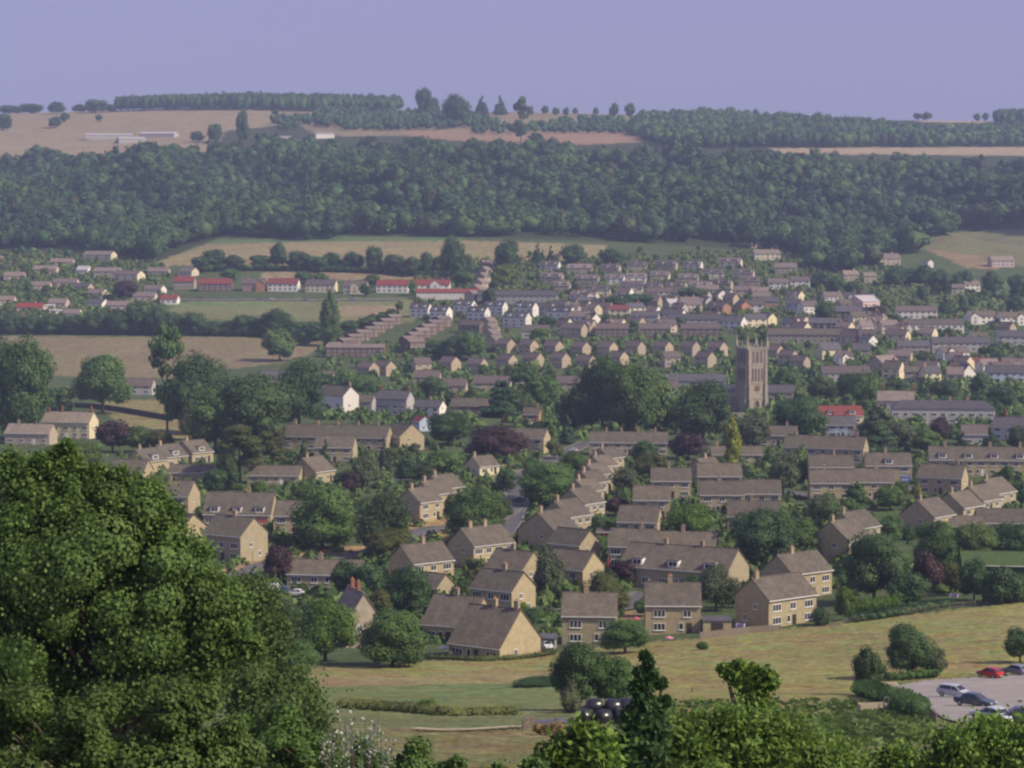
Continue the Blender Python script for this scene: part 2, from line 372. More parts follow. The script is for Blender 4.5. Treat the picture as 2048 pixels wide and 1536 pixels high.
me = np_mesh("ground", [(np.stack([XX, DD, ZZ], -1).reshape(-1, 3), fc, 0)], [gm], True)
px, py = project(np.stack([XX, DD, ZZ], -1))
px = px + rng0.normal(0, 2.5, px.shape); py = py + rng0.normal(0, 1.2, py.shape)
colr = np.empty(DD.shape + (4,), np.float32); colr[...] = (0.075, 0.10, 0.036, 1)
colr[DD < 365] = (0.14, 0.15, 0.055, 1)
for poly, c in ZONES:
    colr[inpoly(px, py, poly)] = (*c, 1)
a = me.attributes.new("Col", 'FLOAT_COLOR', 'POINT'); a.data.foreach_set("color", colr.ravel())
tag(obj("ground", me), kind="structure")

# ---------------------------------------------------------------- roads and hard standing
M_ROAD = mk("asphalt", (0.115, 0.11, 0.115), 0.18, 0.6, 0.9); M_PAVE = mk("pavement slabs", (0.15, 0.14, 0.125), 0.15, 0.8)
M_GRAVEL = mk("pale gravel", (0.285, 0.262, 0.245), 0.22, 0.35, 0.95); M_TRACK = mk("pale chalk track", (0.42, 0.36, 0.26), 0.2, 1.0); M_KERB = mk("kerb stone", (0.17, 0.16, 0.15), 0.1, 1.0)
ROADXY = []
def ribbon(name, pxs, width, mat, dz=0.16, dmin=120, kind="structure", walk=0.0, smooth_n=14):
    P = [place(x, y, 0, dmin) for x, y in pxs]
    Q = []
    for i in range(len(P) - 1):
        p0 = P[max(i - 1, 0)]; p1 = P[i]; p2 = P[i + 1]; p3 = P[min(i + 2, len(P) - 1)]
        for k in range(smooth_n):
            s = k / smooth_n
            Q.append(0.5 * ((2 * p1) + (p2 - p0) * s + (2 * p0 - 5 * p1 + 4 * p2 - p3) * s * s + (3 * p1 - p0 - 3 * p2 + p3) * s ** 3))
    Q.append(P[-1])
    def strip(o0, o1, z0, nm, m):
        v = []
        for i, q in enumerate(Q):
            d = (Q[min(i + 1, len(Q) - 1)] - Q[max(i - 1, 0)]); d.z = 0; d.normalize(); nrm = Vector((d.y, -d.x, 0))
            for o in (o0, o1):
                p = q + nrm * o; v.append((p.x, p.y, ground_z(p.x, p.y) + z0))
        f = [(2 * i, 2 * i + 1, 2 * i + 3, 2 * i + 2) for i in range(len(Q) - 1)]
        return obj(nm, np_mesh(nm, [(v, f, 0)], [m]))
    o = tag(strip(-width / 2, width / 2, dz, name, mat), kind=kind)
    for q in Q: ROADXY.append((q.x, q.y, width / 2 + walk))
    if walk:
        for s in (-1, 1):
            e = width / 2
            a, b_ = (e, e + walk) if s > 0 else (-e - walk, -e)
            tag(strip(a, b_, dz + 0.12, "pavement", M_PAVE), kind="structure")
            tag(strip(*((e - 0.16, e + 0.02) if s > 0 else (-e - 0.02, -e + 0.16)), dz + 0.128, "kerb", M_KERB), kind="structure")
    return o
ribbon("road", [(1180, 884), (1110, 916), (1055, 946), (1034, 980), (1030, 1014), (1018, 1050), (985, 1085), (940, 1130)], 5.4, M_ROAD, 0.16, 380, walk=1.3)
ribbon("road", [(1034, 1012), (960, 1052), (870, 1058), (800, 1082), (735, 1108), (650, 1116), (560, 1124), (490, 1150), (420, 1172)], 4.6, M_ROAD, 0.168, 380, walk=1.6)
ribbon("road", [(400, 1165), (520, 1172), (620, 1178), (720, 1176)], 5.5, M_ROAD, 0.164, 380)
ribbon("road", [(1040, 1228), (1110, 1226), (1170, 1222), (1232, 1218), (1270, 1206), (1300, 1186)], 5.5, M_ROAD, 0.16, 380, walk=1.4)
ribbon("road", [(760, 962), (800, 958), (850, 962)], 7, M_ROAD, 0.17, 380)
ribbon("road", [(1180, 884), (1300, 886), (1420, 896)], 6, M_ROAD, 0.172, 380)
ribbon("road", [(330, 600), (480, 600), (640, 601), (800, 600)], 7, M_ROAD, 0.3, 380)
ribbon("road", [(1660, 668), (1720, 664), (1800, 661)], 8, M_PAVE, 0.3, 380)
ribbon("road", [(1480, 990), (1580, 985), (1660, 1000), (1760, 990), (1840, 975)], 6, M_ROAD, 0.17, 380)
ribbon("track", [(830, 1459), (880, 1462), (940, 1461), (990, 1458), (1045, 1455)], 0.9, M_TRACK, 0.14, 120)
def drape(name, poly, mat, step=4, dz=0.12, dmin=120):
    xs = [p[0] for p in poly]; ys = [p[1] for p in poly]
    gx = np.arange(min(xs), max(xs) + step, step); gy = np.arange(min(ys), max(ys) + step / 2, step / 2)
    V = {}; v = []; f = []
    def vid(i, j):
        if (i, j) not in V:
            p = place(gx[i], gy[j], 0, dmin); V[i, j] = len(v); v.append((p.x, p.y, p.z + dz))
        return V[i, j]
    for i in range(len(gx) - 1):
        for j in range(len(gy) - 1):
            if inpoly(np.array([gx[i] + step / 2]), np.array([gy[j] + step / 4]), poly)[0]:
                f.append((vid(i, j), vid(i, j + 1), vid(i + 1, j + 1), vid(i + 1, j)))
    return tag(obj(name, np_mesh(name, [(v, f, 0)], [mat])), kind="structure")
drape("car_park", [(1788, 1374), (1850, 1362), (1960, 1356), (2110, 1348), (2110, 1462), (1960, 1456), (1890, 1440), (1850, 1410)], M_GRAVEL, 4, 0.12, 200)
drape("path", [(1772, 1366), (1792, 1366), (1856, 1412), (1846, 1418)], M_TRACK, 3, 0.10, 200)

# ---------------------------------------------------------------- houses
PLACED = []      # x, y, radius of everything built, so that planting keeps clear
_win = {}
def window_mesh(wd, ht, far, bars):
    k = (round(wd, 2), round(ht, 2), far, bars)
    if k in _win: return _win[k]
    fr = MB(); e = 0.09
    fr.box(-wd / 2, wd / 2, -0.09, 0.02, -e, 0, 0); fr.box(-wd / 2, wd / 2, -0.09, 0.02, ht - e, ht, 0)
    fr.box(-wd / 2, -wd / 2 + e, -0.085, 0.02, 0, ht - e, 0); fr.box(wd / 2 - e, wd / 2, -0.085, 0.02, 0, ht - e, 0)
    for i in range(1, bars):
        x = -wd / 2 + wd * i / bars
        fr.box(x - 0.045, x + 0.045, -0.08, 0.02, 0, ht - e, 0)
    fr.box(-wd / 2 - 0.08, wd / 2 + 0.08, -0.16, 0.0, -e - 0.08, -e - 0.003, 0)
    if far:
        fr.box(-wd / 2 + e, wd / 2 - e, -0.04, 0.02, 0, ht - e, 1)
        _win[k] = (fr.mesh("window", [M_WHITE, M_GLASS]), None)
    else:
        g = MB().box(-wd / 2 + 0.03, wd / 2 - 0.03, -0.035, 0.02, -0.03, ht - 0.03)
        _win[k] = (g.mesh("window", [M_GLASS]), fr.mesh("frame", [M_WHITE]))
    return _win[k]
def add_window(par, x, y, z, rz, wd, ht, far, bars=2):
    a, b_ = window_mesh(wd, ht, far, bars)
    o = obj("window", a, par, (x, y, z), rz)
    if b_: obj("frame", b_, o)
    return o
def chimney(roof, x, y, z0, z1, wx, wy, red):
    m = MB(); m.box(x - wx / 2, x + wx / 2, y - wy / 2, y + wy / 2, z0, z1, 0); m.box(x - wx / 2 - .06, x + wx / 2 + .06, y - wy / 2 - .06, y + wy / 2 + .06, z1, z1 + .12, 0)
    npot = 2 if wx > 0.9 else 1
    for i in range(npot):
        m.taper(x + (i - (npot - 1) / 2) * 0.45, y, z1 + .12, z1 + .55, 0.16, 0.12, 8, 1)
    m.build("chimney", [M_CHIMR if red else M_CHIM, M_POT], roof)
def house(px, ry, L, W, a, wall="tan", rf="tile", label="", cat="house", name="house", group=None, hw=5.2, pitch=37, ch=(0.0,), chr_=False, dorm=0, dbig=False,
          dwin=True, garage=None, hip=0.0, dmin=380, win=None, door=True, gwin=True, fnat=None, base=2.0, chh=1.35, rear=False, gable_front=None, porch=False, row=None):
    rise = W / 2 * math.tan(R(pitch)); h = hw + rise
    P = place(px, ry, h, dmin)
    s = F / P.y
    o = empty(name, P, -R(a)); tag(o, label, cat, group)
    PLACED.append((P.x, P.y, 0.5 * max(L, W) + 0.5, min(L, W) * 0.5))
    far = s < 5.0
    l2, w2 = L / 2, W / 2
    if hip > 0:
        wm = MB().box(-l2, l2, -w2, w2, -base, hw)
    else:
        wm = MB().prism([(-w2, -base), (w2, -base), (w2, hw), (0, h), (-w2, hw)], 'x', -l2, l2)
    wm.build("wall", WALL[wall], o)
    ov = 0.35; th = 0.16; vg = 0.18 if not far else 0.3
    ez = hw - ov * math.tan(R(pitch))
    rm = MB()
    if hip > 0:
        hx = l2 - W / 2 * hip
        v = [(-l2 - ov, -w2 - ov, ez), (l2 + ov, -w2 - ov, ez), (l2 + ov, w2 + ov, ez), (-l2 - ov, w2 + ov, ez), (-hx, 0, h + th), (hx, 0, h + th)]
        rm.add(v, [(0, 1, 5, 4), (2, 3, 4, 5), (1, 2, 5), (3, 0, 4), (0, 3, 2, 1)])
    else:
        rm.prism([(-w2 - ov, ez + 0.02), (0, h + 0.02), (0, h + th + 0.02), (-w2 - ov, ez + th + 0.02)], 'x', -l2 - vg, l2 + vg)
        rm.prism([(w2 + ov, ez + 0.02), (0, h + 0.021), (0, h + th + 0.021), (w2 + ov, ez + th + 0.02)], 'x', -l2 - vg, l2 + vg)
        rm.box(-l2 - vg, l2 + vg, -0.13, 0.13, h + th - 0.03, h + th + 0.10)
    ro = rm.build("roof", ROOF[rf], o)
    if not far and hip == 0:      # white gutter board along the eaves
        g = MB().box(-l2 - vg, l2 + vg, -w2 - ov - 0.09, -w2 - ov - 0.005, ez - 0.03, ez + 0.13)
        g.build("gutter", M_WHITE, ro)
    for c in ch:
        chimney(ro, c * (l2 - 0.5), 0.0, h - 0.7, h + chh, 1.0 if far else 0.85, 0.7, chr_)
    # openings: the long front (local -y) always faces the valley viewer, then the visible gable
    n = win if win is not None else max(1, int(round(L / (3.4 if not far else 4.4))))
    xs = [(-l2 + L * (i + 0.5) / n) for i in range(n)] if n else []
    two = hw > 4.2
    ddone = False
    for i, x in enumerate(xs):
        ww = min(2.2 if i % 2 == 0 else 1.5, L / n * 0.72); hh = 1.25
        if two: add_window(o, x, -w2, 3.3 if hw > 4.9 else 2.7, 0, ww, hh, far, 3 if ww > 1.5 else 2)
        if door and not ddone and i == (n // 2) and not far:
            d = MB().box(-0.48, 0.48, -0.06, 0.02, 0, 2.05); dd = d.build("door", M_DOOR["dark"] if i % 2 else M_WHITE, o, (x + 0.4, -w2, 0.12), 0)
            ddone = True
            if L / n > 3.0: add_window(o, x - 1.1, -w2, 0.95, 0, 0.9, hh, far, 1)
        else:
            add_window(o, x, -w2, 0.85, 0, ww, 1.25, far, 3 if ww > 1.5 else 2)
    if gwin and hip == 0 and abs(a) > 5:
        sx = 1 if a > 0 else -1
        add_window(o, sx * l2, -W * 0.12, 3.4 if two else 1.0, R(90) * sx, 1.1, 1.0, far, 2)
        if abs(a) > 25 and two and not far: add_window(o, sx * l2, W * 0.2, 1.0, R(90) * sx, 1.2, 1.1, far, 2)
    for i in range(dorm):
        x = -l2 + L * (i + 0.5) / dorm; dw = min(2.4, L / dorm * 0.55) if not dbig else L / dorm * 0.62; z0 = hw + 0.5; z1 = z0 + 1.35
        yb = -w2 + 0.35
        dm = MB().box(x - dw / 2, x + dw / 2, yb, 0.2 - w2 * 0.1, z0 - 0.5, z1, 0); dm.box(x - dw / 2 - .15, x + dw / 2 + .15, yb - .2, 0, z1 + 0.003, z1 + .13, 1)
        d = dm.build("dormer", [M_WHITE, ROOF[rf]], ro)
        if dwin: add_window(d, x, yb, z0 + 0.1, 0, dw - 0.5, 1.05, far, 2)
    if garage:
        gx, gs = garage[0], garage[1]
        if gs == 'f': MB().box(-1.2, 1.2, -0.07, 0.02, 0, 2.1).build("garage_door", M_DOOR[garage[2]], o, (gx * l2, -w2, 0.1), 0)
        else: MB().box(-1.2, 1.2, -0.07, 0.02, 0, 2.1).build("garage_door", M_DOOR[garage[2]], o, ((1 if gs == 'r' else -1) * l2, gx * w2, 0.1), R(90) * (1 if gs == 'r' else -1))
    if gable_front is not None:      # a cross gable on the front
        gx, gw = gable_front; r2 = gw / 2 * math.tan(R(pitch)); dep = 1.0
        m = MB(); m.prism([(gx - gw / 2, -base), (gx + gw / 2, -base), (gx + gw / 2, hw), (gx, hw + r2), (gx - gw / 2, hw)], 'y', -w2 - dep, 0.0)
        wing = m.build("wing", WALL[wall], o)
        m = MB()
        for sg in (-1, 1):
            m.prism([(gx + sg * (gw / 2 + .3), hw - .3 * math.tan(R(pitch)) + .02), (gx, hw + r2 + .02), (gx, hw + r2 + .18), (gx + sg * (gw / 2 + .3), hw - .3 * math.tan(R(pitch)) + .18)], 'y', -w2 - dep - .25, 0.0)
        m.build("wing_roof", ROOF[rf], wing)
        add_window(wing, gx, -w2 - dep, 3.3, 0, 1.3, 1.2, far, 2); add_window(wing, gx, -w2 - dep, 0.9, 0, 1.6, 1.3, far, 2)
    return o
# ---------------------------------------------------------------- trees
def leaf_cards(P, N, size, rng, asp=1.3):
    """one four-cornered leaf per point, facing roughly N"""
    n = len(P)
    t = rng.standard_normal((n, 3)); t -= N * (t * N).sum(1, keepdims=True); t /= np.linalg.norm(t, axis=1, keepdims=True) + 1e-9
    b = np.cross(N, t)
    sz = size * rng.uniform(0.65, 1.35, (n, 1))
    V = np.stack([P - t * sz * asp * .5, P + b * sz * .5 - t * sz * 0.08, P + t * sz * asp * .5, P - b * sz * .5 - t * sz * 0.08], 1).reshape(-1, 3)
    return V, np.arange(n * 4).reshape(-1, 4)
ICO = None
def ico():
    global ICO
    if ICO is None:
        bm = bmesh.new(); bmesh.ops.create_icosphere(bm, subdivisions=1, radius=1.0); bm.verts.ensure_lookup_table()
        ICO = (np.array([v.co[:] for v in bm.verts]), np.array([[v.index for v in f.verts] for f in bm.faces])); bm.free()
    return ICO
def unit(rng, n):
    d = rng.standard_normal((n, 3)); return d / np.linalg.norm(d, axis=1, keepdims=True)
def crown_parts(C, RR, n, leaf, rng, center, core=0.72, asp=1.3, up=0.25, inner=0.8, nr=0.33):
    """leaves over a set of lobes (centres C, radii RR n x 3) with dull cores"""
    C = np.asarray(C, float); RR = np.asarray(RR, float)
    wt = (RR[:, 0] * RR[:, 2]); wt = wt / wt.sum()
    k = rng.choice(len(C), n * 2, p=wt)
    d = unit(rng, n * 2); d[:, 2] += 0.15
    P = C[k] + d * RR[k] * rng.uniform(0.82, 1.12, (n * 2, 1))
    keep = np.ones(len(P), bool)
    for i in range(len(C)):
        q = ((P - C[i]) / (RR[i] * inner)); keep &= ~(((q * q).sum(1) < 1) & (k != i))
    P = P[keep][:n]; d = d[keep][:n]
    N = d * 0.7 + rng.standard_normal(P.shape) * nr + np.array([0, 0, up]) + (P - center) * 0.3
    N /= np.linalg.norm(N, axis=1, keepdims=True) + 1e-9
    V, Fq = leaf_cards(P, N, leaf, rng, asp)
    parts = [(V, Fq, 0)]
    if core > 0:
        iv, fi = ico()
        for i in range(len(C)):
            parts.append((C[i] + iv * RR[i] * core * rng.uniform(0.9, 1.05, (len(iv), 1)), fi, 0))
    return parts
def lobes(kind, rng):
    C, Q = [], []
    if kind in ("round", "loose", "oak"):
        nL = {"round": 24, "loose": 24, "oak": 32}[kind]
        for i in range(nL):
            d = unit(rng, 1)[0]
            if d[2] < -0.8: d[2] *= -0.6
            rr = rng.uniform(0.5, 0.72)
            c = np.array([0, 0, 0.48]) + d * np.array([0.5, 0.5, 0.52]) * rr
            if d[2] < 0: c[:2] *= 1.0 + 0.12 * d[2]
            r = rng.uniform(0.12, 0.23) * (0.85 if kind == "loose" else 1.0)
            C.append(c); Q.append([r, r, r * rng.uniform(0.75, 1.0)])
        C.append([0, 0, 0.5]); Q.append([0.31, 0.31, 0.36])
    elif kind == "bush":
        for i in range(14):
            d = unit(rng, 1)[0]; d[2] = abs(d[2])
            c = np.array([0, 0, 0.12]) + d * np.array([0.38, 0.38, 0.62]) * rng.uniform(0.5, 0.95); r = rng.uniform(0.14, 0.22)
            C.append(c); Q.append([r, r, r * 1.2])
        C.append([0, 0, 0.3]); Q.append([0.33, 0.33, 0.38])
    elif kind == "cone":
        for z in np.linspace(0.1, 0.93, 9):
            r = 0.46 * (1 - z) ** 0.85 + 0.02; m = max(1, int(7 * (1 - z)))
            for j in range(m):
                th = 6.283 * (j + rng.random()) / m
                C.append([r * 0.6 * math.cos(th), r * 0.6 * math.sin(th), z]); Q.append([r * 0.5 + .02, r * 0.5 + .02, 0.075])
        C.append([0, 0, 0.97]); Q.append([.03, .03, .05])
    elif kind == "column":
        for z in np.linspace(0.08, 0.92, 9):
            r = 0.5 * math.sin(math.pi * min(0.97, 0.16 + z * 0.80)) ** 0.6 * (1.0 if z < 0.7 else (1.12 - z) / 0.42)
            for j in range(4):
                th = rng.uniform(0, 6.28)
                C.append([r * 0.5 * math.cos(th), r * 0.5 * math.sin(th), z + rng.uniform(-.03, .03)]); Q.append([r * 0.55, r * 0.55, 0.11])
    elif kind == "tall":
        for i in range(24):
            z = rng.uniform(0.18, 0.95); r = 0.40 * (1 - abs(z - 0.5) * 1.1) + 0.06; th = rng.uniform(0, 6.28); rr = r * rng.uniform(0.35, 0.9)
            C.append([rr * math.cos(th), rr * math.sin(th), z]); q = rng.uniform(0.12, 0.2); Q.append([q, q, q * 0.42])
    elif kind == "cedar":
        for z, r in ((0.38, 0.48), (0.5, 0.46), (0.62, 0.42), (0.74, 0.36), (0.86, 0.27), (0.96, 0.14)):
            for j in range(5):
                th = rng.uniform(0, 6.28); rr = r * rng.uniform(0.3, 0.75)
                C.append([rr * math.cos(th), rr * math.sin(th), z + rng.uniform(-.03, .03)]); Q.append([r * 0.42, r * 0.42, 0.05])
    return np.array(C), np.array(Q)
def trunk_parts(rng, top=0.6, r=0.032):
    m = MB(); m.tube((0, 0, -0.12), (0.01, 0, top * 0.5), r, r * 0.75, 7); m.tube((0.01, 0, top * 0.5), (0.0, 0.01, top), r * 0.75, r * 0.4, 6)
    for i in range(4):
        th = i * 1.6 + rng.random(); m.tube((0.01, 0, top * (0.4 + 0.1 * i)), (0.26 * math.cos(th), 0.26 * math.sin(th), top * (0.7 + 0.12 * i)), r * 0.5, r * 0.15, 5)
    return m
PROTO = {}
KIND = {  # shape, leaf material, adjective, category, name
    "broad": ("round", "broad", "green broadleaf tree", "tree", "broadleaf_tree"), "dark": ("oak", "dark", "dark green broadleaf tree", "tree", "broadleaf_tree"),
    "copper": ("round", "copper", "purple leaved copper beech", "tree", "copper_beech"), "con": ("cone", "con", "pointed dark conifer", "conifer", "conifer"),
    "cyp": ("column", "cyp", "yellow green columnar cypress", "cypress", "cypress_tree"), "pop": ("column", "broad", "narrow upright poplar", "poplar", "poplar_tree"),
    "cedar": ("cedar", "con", "dark cedar with level branches", "cedar", "cedar_tree"), "birch": ("tall", "olive", "loose olive green birch", "birch", "birch_tree"),
    "elm": ("tall", "broad", "tall ragged green tree", "tree", "tall_tree"), "bright": ("round", "bright", "bright green tree", "tree", "broadleaf_tree"),
    "olive": ("round", "olive", "olive green tree", "tree", "broadleaf_tree"), "pale": ("loose", "pale", "pale grey green tree", "tree", "broadleaf_tree"),
    "bush": ("bush", "broad", "rounded green bush", "bush", "bush"), "dbush": ("bush", "dark", "dark green bush", "bush", "bush"),
    "gbush": ("bush", "cyp", "yellow green clipped bush", "bush", "bush"), "brbush": ("bush", "bright", "bright green bush", "bush", "bush"),
    "pbush": ("bush", "pale", "pale willowy bush", "bush", "bush"), "cbush": ("bush", "copper", "purple leaved bush", "bush", "bush"), "obush": ("bush", "olive", "olive green bush", "bush", "bush")}
def proto(kind, big, var):
    k = (kind, big, var)
    if k in PROTO: return PROTO[k]
    shape, lm = KIND[kind][0], KIND[kind][1]
    rng = np.random.default_rng(abs(hash(k[0])) % 9973 if False else sum(ord(c) for c in kind) * 31 + big * 7 + var * 101)
    C, Q = lobes(shape, rng)
    n, leaf = {0: (320, 0.085), 1: (2300, 0.043), 2: (7000, 0.026)}[big]
    parts = crown_parts(C, Q, n, leaf, rng, np.array([0, 0, 0.5]), core=0.8 if shape not in ("loose", "tall", "cedar") else 0.6)
    trunk = trunk_parts(rng, 0.6 if shape not in ("bush", "column", "cone") else 0.3)
    if big == 0:
        tv = np.array(trunk.v); tf = [f for f in trunk.f if len(f) == 4]
        me_ = np_mesh(KIND[kind][4], parts + [(tv, np.array(tf), 1)], [LEAF[lm], M_BARK]); PROTO[k] = (me_, None)
    else:
        PROTO[k] = (np_mesh("crown", parts, [LEAF[lm]]), trunk.mesh("trunk", [M_BARK]))
    return PROTO[k]
_tc = 0
def tree_at(P, wd, ht, kind, label, group=None, big=None, cat=None, name=None):
    global _tc
    _tc += 1
    s = F / P.y
    if big is None: big = 2 if wd * s > 95 else (1 if wd * s > 26 else 0)
    a, b_ = proto(kind, big, _tc % 3)
    nm = name or KIND[kind][4]; rz = (_tc * 2.399) % 6.283
    if b_ is None:
        o = obj(nm, a, None, P, rz); o.scale = (wd, wd, ht)
    else:
        o = empty(nm, P, rz, (wd, wd, ht)); obj("crown", a, o); obj("trunk", b_, o)
    tag(o, label, cat or KIND[kind][3], group)
    PLACED.append((P.x, P.y, wd * 0.3, wd * 0.3))
    return o
def tree(px, yt, yb, wpx, kind, label, group=None, dmin=380, big=None):
    if yb > 1310 and dmin == 380: dmin = 110
    wpx = wpx * 1.12
    P = place(px, yb, 0, dmin); s = F / P.y
    return tree_at(P, wpx / s, (yb - yt) / s * 1.01, kind, label, group, big)
def hedge(pxs, width, height, lm, label, dmin=200, leaf=0.35, dens=26, name="hedge", cat="hedge", group=None, flat=False):
    """a run of clipped or wild hedge along a photo path"""
    rng = np.random.default_rng(int(pxs[0][0] * 7 + pxs[0][1]))
    P = [place(x, y, 0, dmin) for x, y in pxs]
    C, Q = [], []
    for i in range(len(P) - 1):
        d = P[i + 1] - P[i]; m = max(1, int(d.length / (width * (0.28 if flat else 0.5))))
        for k in range(m):
            q = P[i] + d * ((k + rng.random() * 0.5) / m)
            q = Vector((q.x, q.y, ground_z(q.x, q.y)))
            hh = height * (rng.uniform(0.93, 1.03) if flat else rng.uniform(0.7, 1.1))
            C.append([q.x - P[0].x, q.y - P[0].y, q.z - P[0].z + hh * 0.45]); Q.append([width * .5, width * .5, hh * 0.55])
    C = np.array(C); Q = np.array(Q)
    n = int(dens * len(C) * width * height / (leaf * leaf) * 0.045)
    parts = crown_parts(C, Q, n, leaf, rng, C.mean(0), core=0.82, inner=0.7)
    o = obj(name, np_mesh(name, parts, [LEAF[lm]]), None, P[0]); tag(o, label, cat, group)
    return o
def far_wood(name, poly, spacing, hmin, hmax, wmin, wmax, leafn=90, seed=1, dr=(1850, 3800), lm="wood", leaf=0.105, mask=None, jit=0.15):
    """a distant wood that reads as one mass: one object"""
    rng = np.random.default_rng(seed)
    xs = [p[0] for p in poly]; ys = [p[1] for p in poly]
    x0 = (min(xs) - 1024) / F * dr[1]; x1 = (max(xs) - 1024) / F * dr[1]
    gx, gy = np.meshgrid(np.arange(min(x0, x0 * dr[0] / dr[1]), x1, spacing), np.arange(dr[0], dr[1], spacing * 1.15))
    gx = gx + rng.uniform(-.45, .45, gx.shape) * spacing; gy = gy + rng.uniform(-.45, .45, gy.shape) * spacing
    gx = gx.ravel(); gy = gy.ravel()
    gz = terr(1024 + gx / gy * F * CP, gy)
    px_, py_ = project(np.stack([gx, gy, gz], -1))
    ok = inpoly(px_ + jit * (14 * np.sin(gy / 17.0) + rng.normal(0, 5, px_.shape)), py_ + jit * (5 * np.sin(gx / 23.0) + rng.normal(0, 2.5, px_.shape)), poly)
    if mask is not None: ok &= mask(px_, py_, rng)
    gx, gy, gz = gx[ok], gy[ok], gz[ok]
    protos = []
    for j in range(7):
        r = np.random.default_rng(seed * 50 + j)
        C, Q = lobes(["round", "round", "oak", "tall", "round", "oak", "cone"][j] if j < 6 or lm != "broad" else "round", r)
        pr = crown_parts(C[:13] if j not in (3, 6) else C[::2], Q[:13] if j not in (3, 6) else Q[::2], leafn, leaf, r, np.array([0, 0, .5]), core=0, nr=0.18)
        iv, fi = ico()
        body = [(np.array([0, 0, .52]) + iv * np.array([.37, .37, .40]) * r.uniform(.85, 1.12, (len(iv), 1)) if j != 6 else np.array([0, 0, .35]) + iv * np.array([.2, .2, .4]), fi, 0)]
        protos.append(pr + body)
    out_ = []
    grp_ = np.sin(gx / 47.0 + 2 * np.sin(gy / 60.0)) + np.sin(gy / 38.0 + gx / 90.0) + rng.normal(0, 1.0, len(gx))
    spc = np.where(grp_ > 1.25, 1, np.where(grp_ < -1.1, 2, np.where(rng.random(len(gx)) < 0.12, 3, 0)))
    sel = rng.choice(7, len(gx), p=[.2, .2, .18, .1, .18, .11, .03])
    for j in range(7):
        I = np.where(sel == j)[0]
        if not len(I): continue
        wd = rng.uniform(wmin, wmax, len(I)); ht = rng.uniform(hmin, hmax, len(I)); th = rng.uniform(0, 6.28, len(I)); c, s_ = np.cos(th), np.sin(th)
        for v, f, mi in protos[j]:
            X = (v[None, :, 0] * c[:, None] - v[None, :, 1] * s_[:, None]) * wd[:, None] + gx[I][:, None]
            Y = (v[None, :, 0] * s_[:, None] + v[None, :, 1] * c[:, None]) * wd[:, None] + gy[I][:, None]
            Z = v[None, :, 2] * ht[:, None] + gz[I][:, None] - 0.5
            for q in range(4):
                J = spc[I] == q
                if not J.any(): continue
                VV = np.stack([X[J], Y[J], Z[J]], -1).reshape(-1, 3)
                FF = (f[None] + (np.arange(int(J.sum())) * len(v))[:, None, None]).reshape(-1, f.shape[1])
                out_.append((VV, FF, q))
    o = obj(name, np_mesh(name, out_, [LEAF["wood"], LEAF["wood2"], LEAF["wood3"], LEAF["wood4"]])); tag(o, kind="stuff")
    return o
# ---------------------------------------------------------------- the near estate (sandy walls, grey brown tiles)
G = "sandy estate houses with brown tiled roofs"
def T(px, ry, L, W, a, label, **k):
    k.setdefault("group", G); return house(px, ry, L, W, a, k.pop("wall", "tan"), k.pop("rf", "tile"), label, **k)
T(1180, 1186, 9.8, 9, 4, "square sandy house facing the dry field beside the carport", ch=(-0.15,), win=2, hw=5.5)
T(1345, 1166, 10.2, 9, 2, "square sandy house at the top edge of the dry field with two chimney pots", ch=(-0.1,), win=2, hw=5.5)
T(1552, 1152, 12.5, 9, -38, "large sandy house with shaded left gable standing nearest the fence of the dry field", ch=(-0.9,), win=3, hw=5.5)
T(1594, 1106, 11.5, 9, -38, "sandy house half hidden behind the one nearest the dry field fence", ch=(-0.3,), win=3, hw=5.5)
T(990, 1214, 10.5, 12.5, 34, "chalet house with deep roof and white gable window above the dry field", ch=(0.0, 0.95), hw=2.9, pitch=42, win=3)
T(918, 1192, 10, 11, 24, "chalet house with deep brown roof behind the yellow clipped bush", ch=(-0.1,), hw=3.4, pitch=40, win=3)
T(1006, 1141, 10, 8.6, 34, "sandy house with bright right gable behind the long clipped hedge", ch=(0.1,), win=3)
T(1030, 1101, 9.5, 8.6, 34, "sandy house with climber on its bright right gable", ch=(-0.1,), win=2)
T(842, 1087, 11, 9.2, -38, "sandy house with three white windows above a low garage", ch=(0.1,), win=3)
T(868, 1147, 6, 6.5, 34, "small sandy garage with brown gabled roof", cat="garage", name="garage", hw=2.4, ch=(), win=0, door=False, gwin=False, garage=(0.0, 'f', 'white'), group=None)
T(962, 1053, 12, 9.4, -40, "wide sandy house with two chimneys behind the low bushy gardens", ch=(-0.6, 0.2), win=4)
T(655, 1120, 16, 9, 8, "long low sandy bungalow beside the copper beech at the road", ch=(-0.2,), hw=2.7, pitch=29, cat="bungalow", name="bungalow", win=4)
T(1147, 1101, 10, 8.8, 33, "sandy house with bright gable above the olive tree", ch=(), win=2)
T(1280, 1012, 10, 9, 12, "sandy house with narrow bright gable beside the light green tree", ch=(), win=3)
T(1268, 1058, 10.5, 9, 12, "sandy house with red garage door at its side", ch=(0.35,), win=3, garage=(-0.9, 'l', 'red'))
T(1372, 1064, 14, 9, 8, "broad brown roofed house with two small conifers before it", ch=(-0.1,), hw=4.6, win=3)
T(1368, 1092, 25, 13, 27, "long brown roofed terrace with white dormer and bright right gable", ch=(-0.35, 0.35), hw=4.2, pitch=33, dorm=3, cat="terrace", name="terrace_block", win=6)
T(1212, 1058, 4.5, 6, 4, "flat little garage with bright red door", name="garage", cat="garage", hw=2.4, pitch=8, ch=(), win=0, door=False, gwin=False, garage=(0, 'f', 'red'), group=None)
T(1342, 936, 11.5, 8.6, 3, "sandy house with a pale pipe down its brown roof", ch=(-0.1,), win=3)
T(1304, 972, 10, 8.6, 4, "sandy house below the one with the pipe on its roof", ch=(), win=2)
